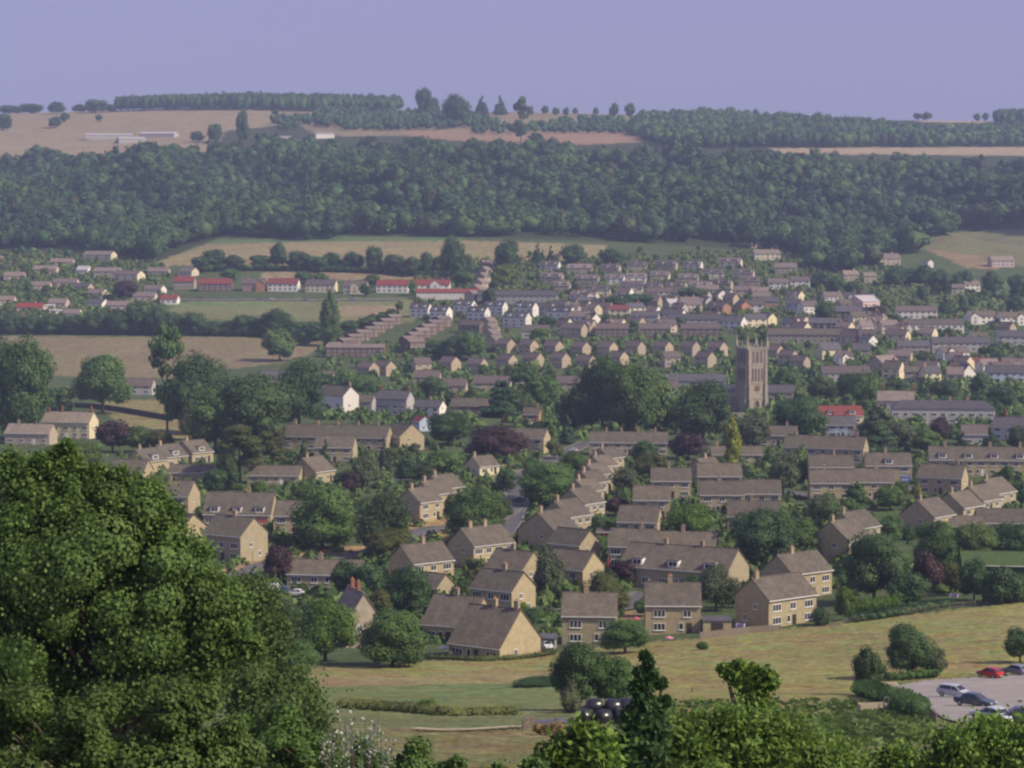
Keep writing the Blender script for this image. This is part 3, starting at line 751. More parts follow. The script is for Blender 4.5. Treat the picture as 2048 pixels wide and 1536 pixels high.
T(1438, 927, 13, 8.6, 2, "sandy house with a row of white windows behind the stepped brown roofs", ch=(-0.2,), win=4)
T(1443, 962, 12, 8.6, 3, "sandy house with yellow painted door end below the white windowed house", ch=(-0.1,), win=3, garage=(0.85, 'f', 'yellow'))
T(1523, 960, 10.5, 8.6, 5, "sandy house with two dark windows beside the pale drive", ch=(), win=3)
T(1508, 1002, 13, 9, 8, "brown roofed house with blue garage door beside the big dark tree", ch=(-0.1,), win=3, garage=(0.1, 'f', 'blue'))
T(1472, 893, 17, 8, 0, "low sandy bungalow behind the golden cypress", hw=2.7, pitch=30, ch=(-0.8,), cat="bungalow", name="bungalow", win=5)
T(1410, 916, 8, 8.5, -45, "small sandy house with shaded gable below the purple beech", ch=(0.0,), win=2)
for i, (x, y) in enumerate([(1214, 895), (1201, 911), (1189, 927), (1179, 942), (1169, 958)]):
    T(x, y, 8, 7.6, -50, ORD[i].capitalize() + " house from the top of the five step row above the round street tree", ch=(-0.8,), win=2, group="five stepped houses")
for i, (x, y, w_) in enumerate([(1160, 976, 9.5), (1130, 1000, 9.5), (1098, 1022, 11.5)]):
    T(x, y, 9.5, w_, -52, ["topmost house of the three step row by the street junction", "middle house of the three step row by the street junction",
      "lowest house of the three step row, with one white window in its broad gable"][i], ch=(-0.8,), win=3, group="three stepped houses")
T(1148, 1058, 9, 8, 38, "small sandy house tucked against the broad shaded gable", ch=(), win=2)
for i, (x, y) in enumerate([(884, 950), (864, 961), (839, 976)]):
    T(x, y, 9, 8.5, -50, ["rear", "middle", "front"][i] + " house of three stepped gables behind the willowy street tree", ch=(-0.8,), win=2, group="stepped gables by the street")
T(964, 912, 8, 7.5, -40, "little cream cottage with two white windows at the street bend", hw=2.9, ch=(-0.9,), cat="cottage", name="cottage", wall="cream", win=2)
T(1056, 857, 14, 8, 18, "sandy house with tall narrow bright gable behind the spreading purple beech", ch=(), win=3, rf="tile")
T(1064, 815, 6.5, 6.5, 10, "small square orange brick house among tall trees", wall="brick", rf="tile", ch=(0.8,), win=1, group=None)
T(676, 850, 38, 10, 12, "long stepped sandy terrace below the tall white house", ch=(-0.85, -0.4, 0.0, 0.4, 0.8), cat="terrace", name="terrace_block", win=9, hw=5)
T(806, 847, 11, 10.5, 52, "sandy house with broad gable and one small window ending the long terrace", ch=(), win=2)
T(672, 872, 13, 9, 6, "sandy wing with narrow bright gable before the long stepped terrace", ch=(), win=3)
T(624, 914, 9.5, 10.5, -55, "sandy house with low spreading gable behind the round dark tree", ch=(-0.6,), hw=3.6, win=2)
T(552, 932, 16, 8.5, 6, "low brown roofed bungalow beside the loose birch", hw=2.8, pitch=30, ch=(), cat="bungalow", name="bungalow", win=4)
for i, (x, y) in enumerate([(293, 897), (334, 889), (386, 881)]):
    T(x, y, 9.5, 9.5, -50, ORD[i] + " from left of three stepped gables with white dormers above the big maple", ch=(-0.7,), hw=3.6, dorm=1, win=2, group="stepped gables with white dormers")
T(386, 930, 14, 7.5, 3, "low plain brown roof below the white dormer houses", hw=2.5, pitch=28, ch=(), win=0, door=False, cat="outbuilding", name="outbuilding")
T(262, 920, 11, 8.5, 12, "brown roofed house with white porch half hidden by the maple top", ch=(), win=2)
T(357, 962, 9, 9.5, 12, "sandy house with white window just right of the maple crown", ch=(-0.6,), win=2)
T(366, 1027, 8, 9.5, 42, "sandy gabled house pressed against the maple crown", ch=(), win=2)
T(482, 985, 18, 10.5, 6, "broad chalet house with white dormers and a dark red garage door", ch=(0.25,), hw=3.2, pitch=44, dorm=3, win=5, garage=(0.78, 'f', 'red'))
T(470, 1033, 11.5, 10, 33, "tall sandy house with bright end gable and two small gable windows", ch=(0.0,), hw=6.2, win=3)
T(584, 1002, 8, 8.5, 5, "sandy house peeping past the big street tree", ch=(), win=2, garage=(0.5, 'f', 'red'))
T(1652, 872, 27, 9.5, 20, "long sandy terrace with bright right gable below the red roofed house", ch=(-0.8, 0.0, 0.8), cat="terrace", name="terrace_block", win=7)
T(1660, 910, 13.5, 8.6, 1, "sandy house with dark gap at its right and white window band", ch=(0.2,), win=4)
T(1660, 940, 12, 8.6, 2, "plain brown roofed house in front of the one with the white window band", ch=(-0.3,), win=3)
T(1775, 906, 14, 9, 3, "sandy house with white gablet and blue garage door", ch=(-0.1,), win=3, dorm=1, garage=(0.75, 'f', 'blue'))
T(1745, 938, 11.5, 8.6, 3, "sandy house with white windows below the white gablet", ch=(0.2,), win=3)
T(1960, 894, 32, 9.5, 6, "long brown terrace with white porches beneath the conifer garden", ch=(-0.7, 0.2, 0.8), cat="terrace", name="terrace_block", win=9, dorm=4)
T(1886, 929, 13, 9, 24, "brown roofed house below the long terrace with white porches", ch=(0.7,), win=3)
for i, (x, y) in enumerate([(1985, 957), (1955, 971), (1917, 984), (1855, 998)]):
    T(x, y, 10, 10 if i == 3 else 9, -48, ["highest", "second highest", "third highest", "lowest"][i] + " of four stepped brown roofs running down to the hedgerow trees", ch=(-0.8,), win=2, group="four stepped houses")
T(2008, 1018, 14, 10, 5, "low broad brown roof at the foot of the four stepped houses", hw=2.8, pitch=30, ch=(), win=3)
T(1925, 1032, 10, 8, 5, "small brown garage roof between the stepped houses and the trees", hw=2.4, pitch=28, ch=(), win=1, door=False, name="garage", cat="garage", group=None)
T(1706, 1023, 10.5, 9, -48, "rear house of the stepped pair above the big hedgerow tree", ch=(-0.9,), win=2)
T(1684, 1040, 10, 10.5, -48, "front house of the stepped pair with large shaded gable and white window", ch=(-0.9,), win=3)
house(2005, 1104, 17, 11, 6, "ivy", "ivy", "ivy clad house with pale window beside the dry field", group=None, hw=5.2, pitch=20, ch=(), win=1, gwin=False)
house(712, 1180, 9.5, 7.5, 68, "stone", "stone", "old stone house with very steep roof and pale gable coping", "house", hw=4.6, pitch=56, ch=(-0.5, 0.35), chr_=True, win=2, chh=1.6)
house(140, 824, 19, 9, 12, "cream", "stone", "large old stone manor with red brick chimneys above the maple", "manor house", "manor_house", hw=6.2, ch=(-0.95, -0.35, 0.95), chr_=True, win=5, chh=2.0)
house(62, 848, 17, 8, 10, "stone", "stone", "lower stone wing left of the manor with red chimneys", "house", hw=4.2, ch=(-0.6,), win=4)
# ---------------------------------------------------------------- white and old houses in the middle distance
house(680, 772, 13, 9.5, 40, "white", "tile", "tall white house with bright chimney gable among big trees", hw=8.2, ch=(0.95,), win=2, chh=1.8)
house(662, 770, 8, 7, 36, "white", "tile", "small white rear gable behind the tall white house", hw=6.6, ch=(), win=1)
house(722, 790, 12, 7, 15, "grey", "tile", "low grey cottage between the white house and the slate roofed house", hw=4.4, ch=(), win=2)
house(790, 781, 14, 8.5, 20, "grey", "slate", "slate roofed house with red chimneys and cream right gable", hw=7.2, ch=(-0.95, 0.95), chr_=True, win=4)
house(860, 800, 12, 7, 24, "white", "slate", "low white gabled cottage right of the slate roofed house", "cottage", "cottage", hw=4.4, ch=(0.0,), win=3)
house(843, 832, 6, 5, 60, "blue", "red", "tiny pale blue gabled cottage below the slate roofed house", "cottage", "cottage", hw=3.8, ch=(), win=1)
house(940, 797, 15, 8, 10, "brown", "tile", "dark brown house in the shade of the cedar", hw=4.5, ch=(-0.8,), chr_=True, win=3)
house(1679, 812, 17, 9, -4, "cream", "red", "red tiled house with small gables right of the church", hw=5.8, ch=(), win=4, dorm=2)
house(1683, 832, 10, 8, 6, "blue", "slate", "pale blue house with slate roof and two orange chimneys", hw=5.0, ch=(-0.7, 0.3), chr_=True, win=3, chh=1.6)
house(1885, 801, 41, 12, 7, "grey", "slate", "long pale hall with tall windows and cream right end", "hall", "hall", hw=6.5, pitch=24, ch=(-0.2, 0.15, 0.5), hip=0.7, win=11)
house(1792, 782, 15, 10, 12, "pink", "stone", "pink house with two tall brick chimneys beside the long hall", hw=6.0, ch=(-0.8, 0.95), chr_=True, win=3, chh=2.6)
house(2024, 834, 13, 9, 25, "grey", "slate", "grey house with tall brick chimney right of the long hall", hw=5, ch=(-0.4,), chr_=True, win=3, chh=2.2)
house(1950, 850, 10, 8, 5, "grey", "brown", "brown roofed cottage in front of the long hall", "cottage", "cottage", hw=4, ch=(), win=2)
house(1722, 860, 8, 7, 8, "grey", "slate", "small slate roof between the dark conifer and the feathery trees", "cottage", "cottage", hw=3.8, ch=(-0.5,), win=2)
house(1906, 694, 17, 7.5, -22, "white", "brown", "white house with forward gable and purple brown roof", hw=5.6, ch=(-0.2,), chr_=True, win=4, gable_front=(-3.5, 6.5))
house(1930, 728, 8.5, 8, 70, "white", "slate", "steep gabled white lodge below the white house", "cottage", "cottage", hw=5.2, pitch=48, ch=(), win=2)
house(1958, 716, 12, 7, -5, "cream", "red", "low red brown roof beside the white lodge", "cottage", "cottage", hw=3.0, ch=(), win=2)
house(1768, 711, 16, 11, -45, "sand", "pinktile", "broad pinkish roofed house with windowed end on the far slope", hw=5, ch=(), win=3)
house(1800, 700, 13, 8, 20, "sand", "pinktile", "pinkish roof rising behind the broad windowed house", hw=4.5, ch=(), win=2)
house(1690, 732, 25, 9, -4, "grey", "brown", "long low pale house with brown roof behind the churchyard trees", hw=4.5, ch=(0.0,), win=7)
house(1612, 657, 46, 9, 10, "stone", "tile", "long grey terrace with stone bays directly behind the tower", "terrace", "terrace_block", hw=5.2, ch=(-0.5, 0.5), win=12, dorm=0)
for i, (x, y) in enumerate([(1548, 690), (1576, 700), (1600, 711)]):
    T(x, y, 9, 7.5, 38, ORD[i].capitalize() + " pale gabled house stepping down right of the church tower", ch=(), win=2, group="gabled houses right of the tower", wall="sand", rf="brown")
house(1866, 638, 37, 8.5, -3, "white", "tile", "long white terrace with a row of square white gablets", "terrace", "terrace_block", hw=5.4, ch=(0.1, 0.8), chr_=True, win=10)
house(1776, 640, 11, 8, -15, "cream", "pinktile", "cream house left of the long white terrace", hw=5, ch=(), win=3)
house(1807, 645, 7, 6, 0, "sand", "tile", "plain sandy block beside the long white terrace", hw=5, pitch=12, ch=(), win=1)
house(1832, 612, 27, 8.5, -2, "white", "brown", "white terrace with purple brown roof behind the long white one", "terrace", "terrace_block", hw=5, ch=(), win=7)
house(1962, 622, 19, 8.5, -12, "white", "tile", "white terrace of tall gables on the right slope", "terrace", "terrace_block", hw=5, ch=(-0.3, 0.3), win=5, gable_front=(-6, 6))
house(2022, 624, 18, 8.5, -14, "white", "tile", "white terrace end at the far right of the slope", "terrace", "terrace_block", hw=5, ch=(0.0,), win=5, gable_front=(5, 6))
house(1697, 612, 17, 9, 4, "timber", "slate", "dark timbered house beside the purple tree on the slope", hw=6, ch=(-0.4,), win=4)
house(1726, 591, 18, 15, -42, "pink", "pale", "pale gabled chapel like house above the dark timbered one", hw=6, pitch=28, ch=(), win=4)
house(1664, 584, 13, 8, -12, "white", "pinktile", "bright white house with stone chimney below the wooded corner", hw=4.8, ch=(0.9,), win=4)
house(1616, 602, 12, 9, -25, "white", "brown", "white house with pale blue right side", hw=6, ch=(0.8,), chr_=True, win=3)
house(1588, 598, 10, 8, 20, "blue", "slate", "pale blue gabled house left of the white one", hw=5.5, ch=(), win=2)
house(1920, 674, 33, 8.5, 0, "grey", "slate", "long grey terrace with small white porches", "terrace", "terrace_block", hw=5, ch=(-0.5, 0.5), win=9)
house(2022, 661, 17, 9, 6, "grey", "slate", "bluish grey house at the right end above the terraces", hw=5, ch=(), win=4)
house(2018, 731, 23, 9, 4, "blue", "slate", "long bluish grey house beside the white lodge", hw=5, ch=(), win=6)
house(1826, 681, 18, 8, 3, "sand", "slate", "slate roofed houses with sandy porches above the hedge", hw=4.6, ch=(-0.5,), win=5)
# ---------------------------------------------------------------- two rows of gabled houses left of the tower
for i, gx in enumerate([1026, 1072, 1122, 1176, 1230, 1286, 1341, 1395, 1450]):
    T(gx - 15, [677, 679, 681, 683, 683, 682, 682, 682, 683][i], 9.2, 8, 40, ORD[i].capitalize() + " from left in the long upper row of sandy gables", ch=(), win=2,
      group="upper row of sandy gables", wall="sand", rf="brown")
for i, (gx, y) in enumerate([(750, 723), (784, 721), (857, 715), (914, 713), (968, 716), (1028, 708), (1081, 705), (1134, 705), (1186, 710), (1250, 702), (1355, 703), (1425, 703)]):
    T(gx - 14, y, 9.2, 8, [40, 40, -20, 40, 30, 40, 35, 40, 35, 40, -15, 42][i], ORD[i].capitalize() + " from left in the lower row of sandy gables before the tall trees", ch=(), win=2,
      group="lower row of sandy gables", wall="sand", rf="brown")
for i, (x, y, L) in enumerate([(1225, 647, 20), (1310, 647, 19), (1401, 647, 24)]):
    house(x, y, L, 8, 3, "brown", "brown", ["left", "middle", "right"][i] + " one of three brown terraces above the upper gable row", "terrace", "terrace_block", "brown terraces above the gables", hw=5, ch=(), win=6)
T(1148, 646, 15, 8, 32, "sandy gabled terrace left of the three brown ones", ch=(), win=4, wall="sand", rf="brown", group=None)
house(1072, 650, 17, 12, 4, "grey", "brown", "broad plain grey brown roof behind the gable rows", "hall", "hall", hw=4, pitch=30, ch=(), win=3)
for i, (x, y) in enumerate([(978, 634), (982, 646), (984, 658), (990, 670)]):
    T(x, y, 8, 7.5, -50, ORD[i] + " from the top of four stepped pinkish roofs beside the broad trees", ch=(), win=1, group="stepped pinkish roofs", wall="sand", rf="pinktile")
house(944, 640, 15, 8, 30, "brown", "brown", "dark brown terrace left of the stepped pinkish roofs", "terrace", "terrace_block", hw=5, ch=(), win=4)
for i, (x, y) in enumerate([(786, 629), (771, 637), (755, 645), (740, 653), (723, 660), (706, 668), (690, 676), (668, 685)]):
    house(x, y, 8.5, 6.6, -42, "brown", "pinktile", ORD[i] + " from the top of the stepped brick row beside the playing field", "house", "house", "stepped brick row by the field", hw=5.2, pitch=22, ch=(), win=2)
for i, (x, y) in enumerate([(884, 632), (869, 640), (855, 648), (842, 656), (829, 664), (818, 672)]):
    house(x, y, 10, 7.5, -42, "brown", "pinktile", ORD[i] + " from the top of the second stepped brick row", "house", "house", "second stepped brick row", hw=5.2, pitch=24, ch=(), win=2)
house(826, 676, 11, 10, -38, "brown", "pinktile", "brick house with tall white windows ending the second stepped row", hw=6, pitch=24, ch=(), win=4)
house(712, 688, 34, 8.5, 4, "brown", "pinktile", "long brown brick terrace with orange end wall", "terrace", "terrace_block", hw=5.4, pitch=24, ch=(), win=10)
# terraces with white end gables
WG = [(882, 612, 13, 30), (930, 600, 14, 30), (958, 613, 13, 30), (992, 602, 14, 28), (1034, 624, 17, 30), (1052, 604, 15, 32), (1122, 613, 17, 28), (842, 606, 13, 20)]
for i, (x, y, L, a) in enumerate(sorted(WG)):
    house(x, y, L, 7.5, a, "white", "slate", ORD[i].capitalize() + " from left of the slate terraces with bright white end gables", "house", "house", "slate terraces with white gables", hw=6.2, pitch=40, ch=(-0.5,), chr_=True, dorm=2, dwin=False, win=3)
house(1035, 581, 55, 8.5, 4, "grey", "slate", "very long dark roofed terrace with red chimneys above the white gables", "terrace", "terrace_block", hw=5.4, ch=(-0.7, -0.3, 0.2, 0.6, 0.95), chr_=True, win=14)
# ---------------------------------------------------------------- far left street with red roofs
for (x, y, L, a, wl, rf_, lb, gf) in [
    (370, 553, 15, 5, "stone", "red", "faded red roofed house half hidden at the left of the red roofed street", None),
    (432, 557, 24, 3, "brown", "red", "dark fronted terrace under a bright red roof", None), (508, 557, 16, 4, "brick", "brown", "orange brick pair between the red roofs", (5, 6)),
    (568, 557, 22, 8, "white", "red", "white terrace under a bright red roof left of the cream one", None), (643, 559, 22, 10, "cream", "brown", "cream terrace with dull purple roof and bright end", None),
    (712, 562, 17, 6, "cream", "brown", "cream gabled house with dull purple roof by the poplar", (0, 7)), (786, 560, 23, 6, "white", "red", "white terrace under the brightest red roof", None),
    (864, 559, 26, 4, "white", "red", "red roofed terrace with a large white front gable", (3, 8))]:
    house(x, y, L, 8.5, a, wl, rf_, lb, "terrace", "terrace_block", "street of red roofed terraces", hw=5.2, pitch=40, ch=(-0.6, 0.6) if wl != "brown" else (), win=6, gable_front=gf)
house(896, 578, 44, 9, 1, "white", "red", "long low white shed under a dark red roof", "shed", "long_shed", hw=4.6, pitch=27, ch=(), win=0, door=False)
for i, (x, y) in enumerate([(973, 521), (970, 533), (966, 545), (961, 557), (954, 569), (945, 581)]):
    house(x, y, 9, 8, -60 if i else -30, "sand", "pinktile", ORD[i] + " from the top of the pinkish stair of roofs climbing to the far field", "house", "house", "stair of pinkish roofs", hw=5, ch=(), win=1)
# ---------------------------------------------------------------- far right terraces under the wood
r1 = [(1097, 524, 18), (1160, 526, 22), (1218, 526, 17), (1275, 524, 15), (1330, 522, 18), (1385, 519, 16), (1460, 515, 19)]
r2 = [(1104, 545, 19), (1172, 548, 22), (1228, 545, 15), (1275, 548, 17), (1322, 544, 15), (1374, 545, 18), (1430, 540, 18), (1490, 537, 17)]
r3 = [(1122, 565, 14), (1196, 570, 21), (1262, 563, 16), (1310, 562, 14), (1352, 564, 16), (1402, 560, 17), (1446, 556, 16), (1500, 556, 16)]
for nm, rw in (("top", r1), ("middle", r2), ("bottom", r3)):
    for i, (x, y, L) in enumerate(rw):
        jr = random.Random(x * 3 + y)
        house(x + jr.uniform(-4, 4), y + jr.uniform(-3, 3), L * jr.uniform(0.8, 1.0), 8, jr.uniform(4, 22), ["sand", "pink", "cream", "sand", "white"][(i * 2 + y) % 5], jr.choice(["pinktile", "pinktile", "tile", "brown"]), ORD[i].capitalize() + f" from left in the {nm} row of pale terraces under the wood", "terrace", "terrace_block",
              f"{nm} row of pale terraces", hw=4.6, ch=(-0.1,), dorm=2, dbig=jr.random() < 0.6, win=3)
for (x, y, L, W, a, wl, rf_, lb) in [
    (1572, 526, 17, 9, 8, "sand", "pinktile", "pale terrace with cream porch at the right end of the top rows"), (1556, 557, 15, 8, 5, "white", "pinktile", "white gabled pair below the wooded corner"),
    (1600, 553, 15, 8, 5, "white", "brown", "white pair under a red brown roof"), (1640, 550, 15, 8, 3, "pink", "pinktile", "pinkish pair nearest the wooded corner"),
    (1322, 575, 20, 8, 4, "white", "brown", "low terrace with a band of white windows under the pale rows"), (1378, 594, 14, 13, -20, "pink", "pinktile", "large square pinkish villa with steep roof"),
    (1440, 580, 9, 8, 65, "white", "brown", "tall pale pink gabled house above the long dark terrace"), (1415, 570, 16, 8, 5, "sand", "pinktile", "long sandy roof above the pale pink gable"),
    (1490, 572, 15, 8, 5, "sand", "pinktile", "pale pair with cream bays right of the pink gable"), (1520, 574, 12, 8, 5, "sand", "pinktile", "short pair left of the dark little conifers"),
    (1447, 605, 8, 7, 60, "brick", "brown", "narrow orange brick gable beside the long dark terrace"), (1484, 602, 9, 7, 60, "brick", "slate", "orange brick gable of the white row behind the tower"),
    (1505, 600, 15, 8, 5, "white", "brown", "white row with pink end behind the tower"), (1540, 594, 12, 8, 4, "brick", "slate", "slate roofed house with orange lit wall behind the tower"),
    (1465, 632, 16, 9, 30, "white", "slate", "white gabled house at the right end of the long dark terrace"), (1508, 628, 14, 8, -20, "cream", "slate", "cream house just above the tower pinnacles"),
    (1535, 626, 9, 8, 50, "cream", "slate", "cream gable touching the tower pinnacles"), (1583, 636, 11, 8, 45, "pink", "slate", "single pinkish gable right of the tower pinnacles"),
    (1650, 636, 20, 8, 8, "timber", "slate", "dark slate roof beside the wall of the far road"),
    (1172, 594, 13, 8, -5, "cream", "slate", "cream fronted house left of the twin white gables"), (1200, 597, 12, 8, 45, "cream", "slate", "cream house with twin bright gables"),
    (1236, 592, 8, 7, 45, "cream", "slate", "small cream gable against dark green gardens"), (1238, 610, 12, 8, 4, "cream", "red", "small house with faded red roof"),
    (1268, 606, 14, 8, -35, "cream", "slate", "cream gabled house with three white bays"), (1345, 598, 10, 8, -30, "grey", "pale", "small pale grey roof behind the long dark terrace"),
    (1290, 622, 18, 8, 12, "grey", "slate", "dark terrace with tall cream end gable"), (1345, 618, 16, 8, 26, "white", "slate", "slate house with small white gable and red chimney"),
    (1392, 628, 34, 8.5, 6, "grey", "slate", "long dark terrace with bright narrow right end"), (1160, 622, 12, 9, 25, "white", "pinktile", "white house with pale porch in the middle of the far town"),
    (1090, 606, 12, 8, 28, "grey", "slate", "plain slate house between two white gables"),
    (1517, 476, 17, 8, -20, "stone", "stone", "upper stone house alone at the edge of the hanging wood"), (1532, 499, 22, 9, -12, "cream", "stone", "cream stone house below the upper wood house"),
    (1772, 507, 22, 11, -15, "stone", "pinktile", "large pale stone house with dormers under the right wood"), (2002, 512, 20, 10, -10, "pink", "stone", "tall pinkish stone house below the brown field"),
    (1856, 519, 7, 6, 60, "white", "stone", "small white gable among the right hillside trees"), (1655, 514, 9, 8, 40, "stone", "stone", "stone cottage at the foot of the wooded corner"),
    (1678, 524, 8, 7, 40, "stone", "stone", "second stone cottage beside the wooded corner"), (1700, 541, 12, 8, -10, "sand", "stone", "sandy cottage in the right hillside gardens"),
    (1738, 545, 10, 7, -10, "sand", "stone", "pale cottage right of the sandy one in the hillside gardens"), (1942, 562, 12, 7, -10, "white", "pinktile", "low whitish cottage row in the right hillside trees"),
    (1916, 568, 9, 7, 10, "cream", "pinktile", "little cream cottage above the green hill")]:
    house(x, y, L, W, a, wl, rf_, lb, hw=5.0 if W > 6.5 else 4, ch=(0.5,) if L > 9 else (), chr_=(rf_ in ("slate", "brown", "red")), win=max(1, int(L / 4)))
# ---------------------------------------------------------------- far left suburb
for i, (x, y, L, a, wl, rf_, lb) in enumerate([
    (200, 502, 26, 22, "cream", "pinktile", "large house with bright right gable nearest the left wood"), (125, 517, 18, 2, "pink", "pinktile", "pinkish bungalow below the left wood edge"),
    (92, 531, 18, 2, "pink", "pinktile", "pinkish bungalow beside the little brown field"), (30, 544, 15, 0, "pink", "pinktile", "faded bungalow under the little brown field"),
    (80, 563, 16, 0, "pink", "pinktile", "small pinkish bungalow in the middle of the left suburb"), (132, 557, 18, 4, "pink", "pinktile", "wide pinkish roof above the grey garden wall"),
    (165, 566, 14, 20, "stone", "slate", "dark roofed bungalow with grey end in the left suburb"), (196, 578, 13, 24, "cream", "pinktile", "bungalow with a bright cream end gable"),
    (8, 592, 16, 0, "cream", "pinktile", "pale bungalow at the left rim above the green trees"), (62, 606, 18, 0, "pink", "red", "red brown bungalow beside two white sheds"),
    (118, 597, 13, 8, "pink", "pinktile", "pinkish house above the two white sheds"), (195, 598, 15, 30, "white", "slate", "whitish gabled house at the lower edge of the left suburb"),
    (240, 602, 18, 5, "pink", "pinktile", "faded pink roof right of the whitish gabled house"), (40, 630, 14, 30, "pink", "pinktile", "pinkish gable just above the dark hedgerow"),
    (146, 618, 11, 10, "white", "pinktile", "small whitish house by the dark hedgerow"), (258, 541, 24, 32, "cream", "pinktile", "big cream gable behind the dark purple tree"),
    (216, 535, 20, 5, "stone", "pinktile", "wide pinkish roof left of the big cream gable"), (310, 570, 14, 20, "white", "pinktile", "pale house beside the street end of the red roofs"),
    (290, 584, 16, 6, "pink", "pinktile", "pinkish bungalow left of the playing field"), (340, 590, 12, 5, "white", "red", "tiny white and red house at the corner of the playing field"),
    (318, 535, 16, 6, "stone", "pinktile", "low stone bungalow in front of the dark tree clump"), (378, 535, 12, 30, "cream", "pinktile", "small cream gable below the tan field"),
    (168, 532, 9, 10, "white", "pale", "small bluish white house below the large bright gable")]):
    house(x, y, L, 9, a, wl, rf_, lb, "bungalow" if L < 19 else "house", "bungalow" if L < 19 else "house", "houses of the left suburb", hw=3.2 if L < 19 else 5, pitch=32, ch=(0.4,) if i % 2 else (), win=3)
for i, (x, y, w_) in enumerate([(97, 609, 9), (112, 619, 9)]):
    house(x, y, w_, 6, -15, "white", "pale", ["upper", "lower"][i] + " of two small bright white sheds in the left suburb", "shed", "garden_shed", "two white sheds", hw=2.5, pitch=15, ch=(), win=0, door=False, gwin=False)
# the packed old town: small houses with bright gables between the terraces
rj = random.Random(12)
LM = [(1035, 581, "very long dark roofed terrace"), (1378, 594, "large square pinkish villa"), (1200, 597, "twin bright gables"), (1268, 606, "three white bays"), (1392, 628, "long dark terrace"), (1310, 647, "three brown terraces"),
      (1505, 600, "white row behind the tower"), (1616, 602, "white house with blue side"), (1697, 612, "dark timbered house"), (1866, 638, "long white terrace"), (1906, 694, "white house with forward gable"), (1962, 622, "tall gabled white terrace"),
      (1768, 711, "broad windowed house"), (1612, 657, "long grey terrace behind the tower"), (1440, 580, "pale pink gabled house"), (1726, 591, "chapel like house"), (1920, 674, "long grey terrace with porches"), (1072, 650, "broad plain roof")]
DIRS = {"l": "just left of", "r": "just right of", "u": "just above", "d": "just below"}
used_l = set(); kj = 0; tj = 0
JZ = [(1120, 585, 1480, 645, 26), (1480, 575, 1760, 650, 16), (1640, 640, 2040, 735, 26), (1100, 545, 1500, 585, 8)]
for x0, y0, x1, y1, nj in JZ:
    got = 0; tj = 0
    while got < nj and tj < 900:
        tj += 1
        x = rj.uniform(x0, x1); y = rj.uniform(y0, y1); L = rj.uniform(8, 13); P_ = place(x, y, 7.5, 380)
        if any((P_.x - q[0]) ** 2 + (P_.y - q[1]) ** 2 < (q[2] * 0.8 + L * 0.5) ** 2 for q in PLACED): continue
        if 1440 < x < 1575 and y > 590: continue
        wl_ = rj.choice(["cream", "white", "cream", "sand", "white", "pink", "grey", "sand"]); rf_ = rj.choice(["pinktile", "slate", "brown", "tile", "pinktile", "brown"])
        col_ = {"cream": "cream", "white": "white", "sand": "sandy", "pink": "pinkish", "grey": "grey"}[wl_]; rc_ = {"pinktile": "pinkish roofed", "slate": "slate roofed", "brown": "purple brown roofed", "tile": "brown roofed"}[rf_]
        lab = None
        for lx, ly, ln in sorted(LM, key=lambda q: abs(q[0] - x) + 2.5 * abs(q[1] - y))[:4]:
            dx, dy = x - lx, 2.0 * (y - ly); dr = ("r" if dx > 0 else "l") if abs(dx) > abs(dy) else ("d" if dy > 0 else "u")
            c_ = f"{col_} {rc_} cottage {DIRS[dr]} the {ln}"
            if c_ not in used_l: lab = c_; break
        if not lab: continue
        used_l.add(lab); got += 1
        house(x, y, L, rj.uniform(6.5, 8.5), rj.choice([34, 28, 42, -20, 8, 50]), wl_, rf_, lab, "cottage", "cottage", "packed cottages of the old town", hw=rj.uniform(4.2, 5.6), pitch=rj.uniform(36, 46), ch=(rj.choice([-0.8, 0.8, 0.0]),), chr_=rj.random() < 0.5, win=2,
              gable_front=(rj.uniform(-2, 2), 4.5) if rj.random() < 0.3 else None)
# roofs glimpsed between the trees
for (x, y, L, wl, rf_, lb) in [
    (985, 752, 18, "sand", "brown", "brown roof glimpsed behind the cedar"), (855, 741, 13, "sand", "brown", "brown roof with white gable edge among mid town trees"), (900, 757, 16, "sand", "brown", "low brown roof in front of the lower gable row"),
    (640, 742, 14, "sand", "brown", "brown roof with white wall left of the mid town trees"), (556, 742, 18, "grey", "slate", "low grey roof at the end of the brown field"), (275, 757, 16, "grey", "brown", "dull farm roof between the tall trees and the brown field"),
    (1140, 752, 12, "sand", "brown", "brown roof between two tall trees left of the church"), (1060, 745, 12, "sand", "brown", "brown roof behind the tall trees left of the big maples"),
    (1390, 748, 30, "grey", "slate", "long dark roof left of the church tower"), (1330, 762, 12, "cream", "brown", "cream cottage under the trees left of the church"),
    (1560, 770, 12, "stone", "slate", "slate roof behind the church aisle")]:
    house(x, y, L, 8.5, 6, wl, rf_, lb, hw=4.4, ch=(), win=3)
# terrace at the main street
house(1258, 864, 27, 8.5, 4, "sand", "tile", "long low terrace with four stone chimneys at the main street", "terrace", "terrace_block", hw=4.6, ch=(-0.6, -0.2, 0.25, 0.7), win=7)
house(1556, 852, 14, 8, 10, "stone", "tile", "stone cottage with pale end below the big round tree", "cottage", "cottage", hw=4, ch=(0.5,), win=3)
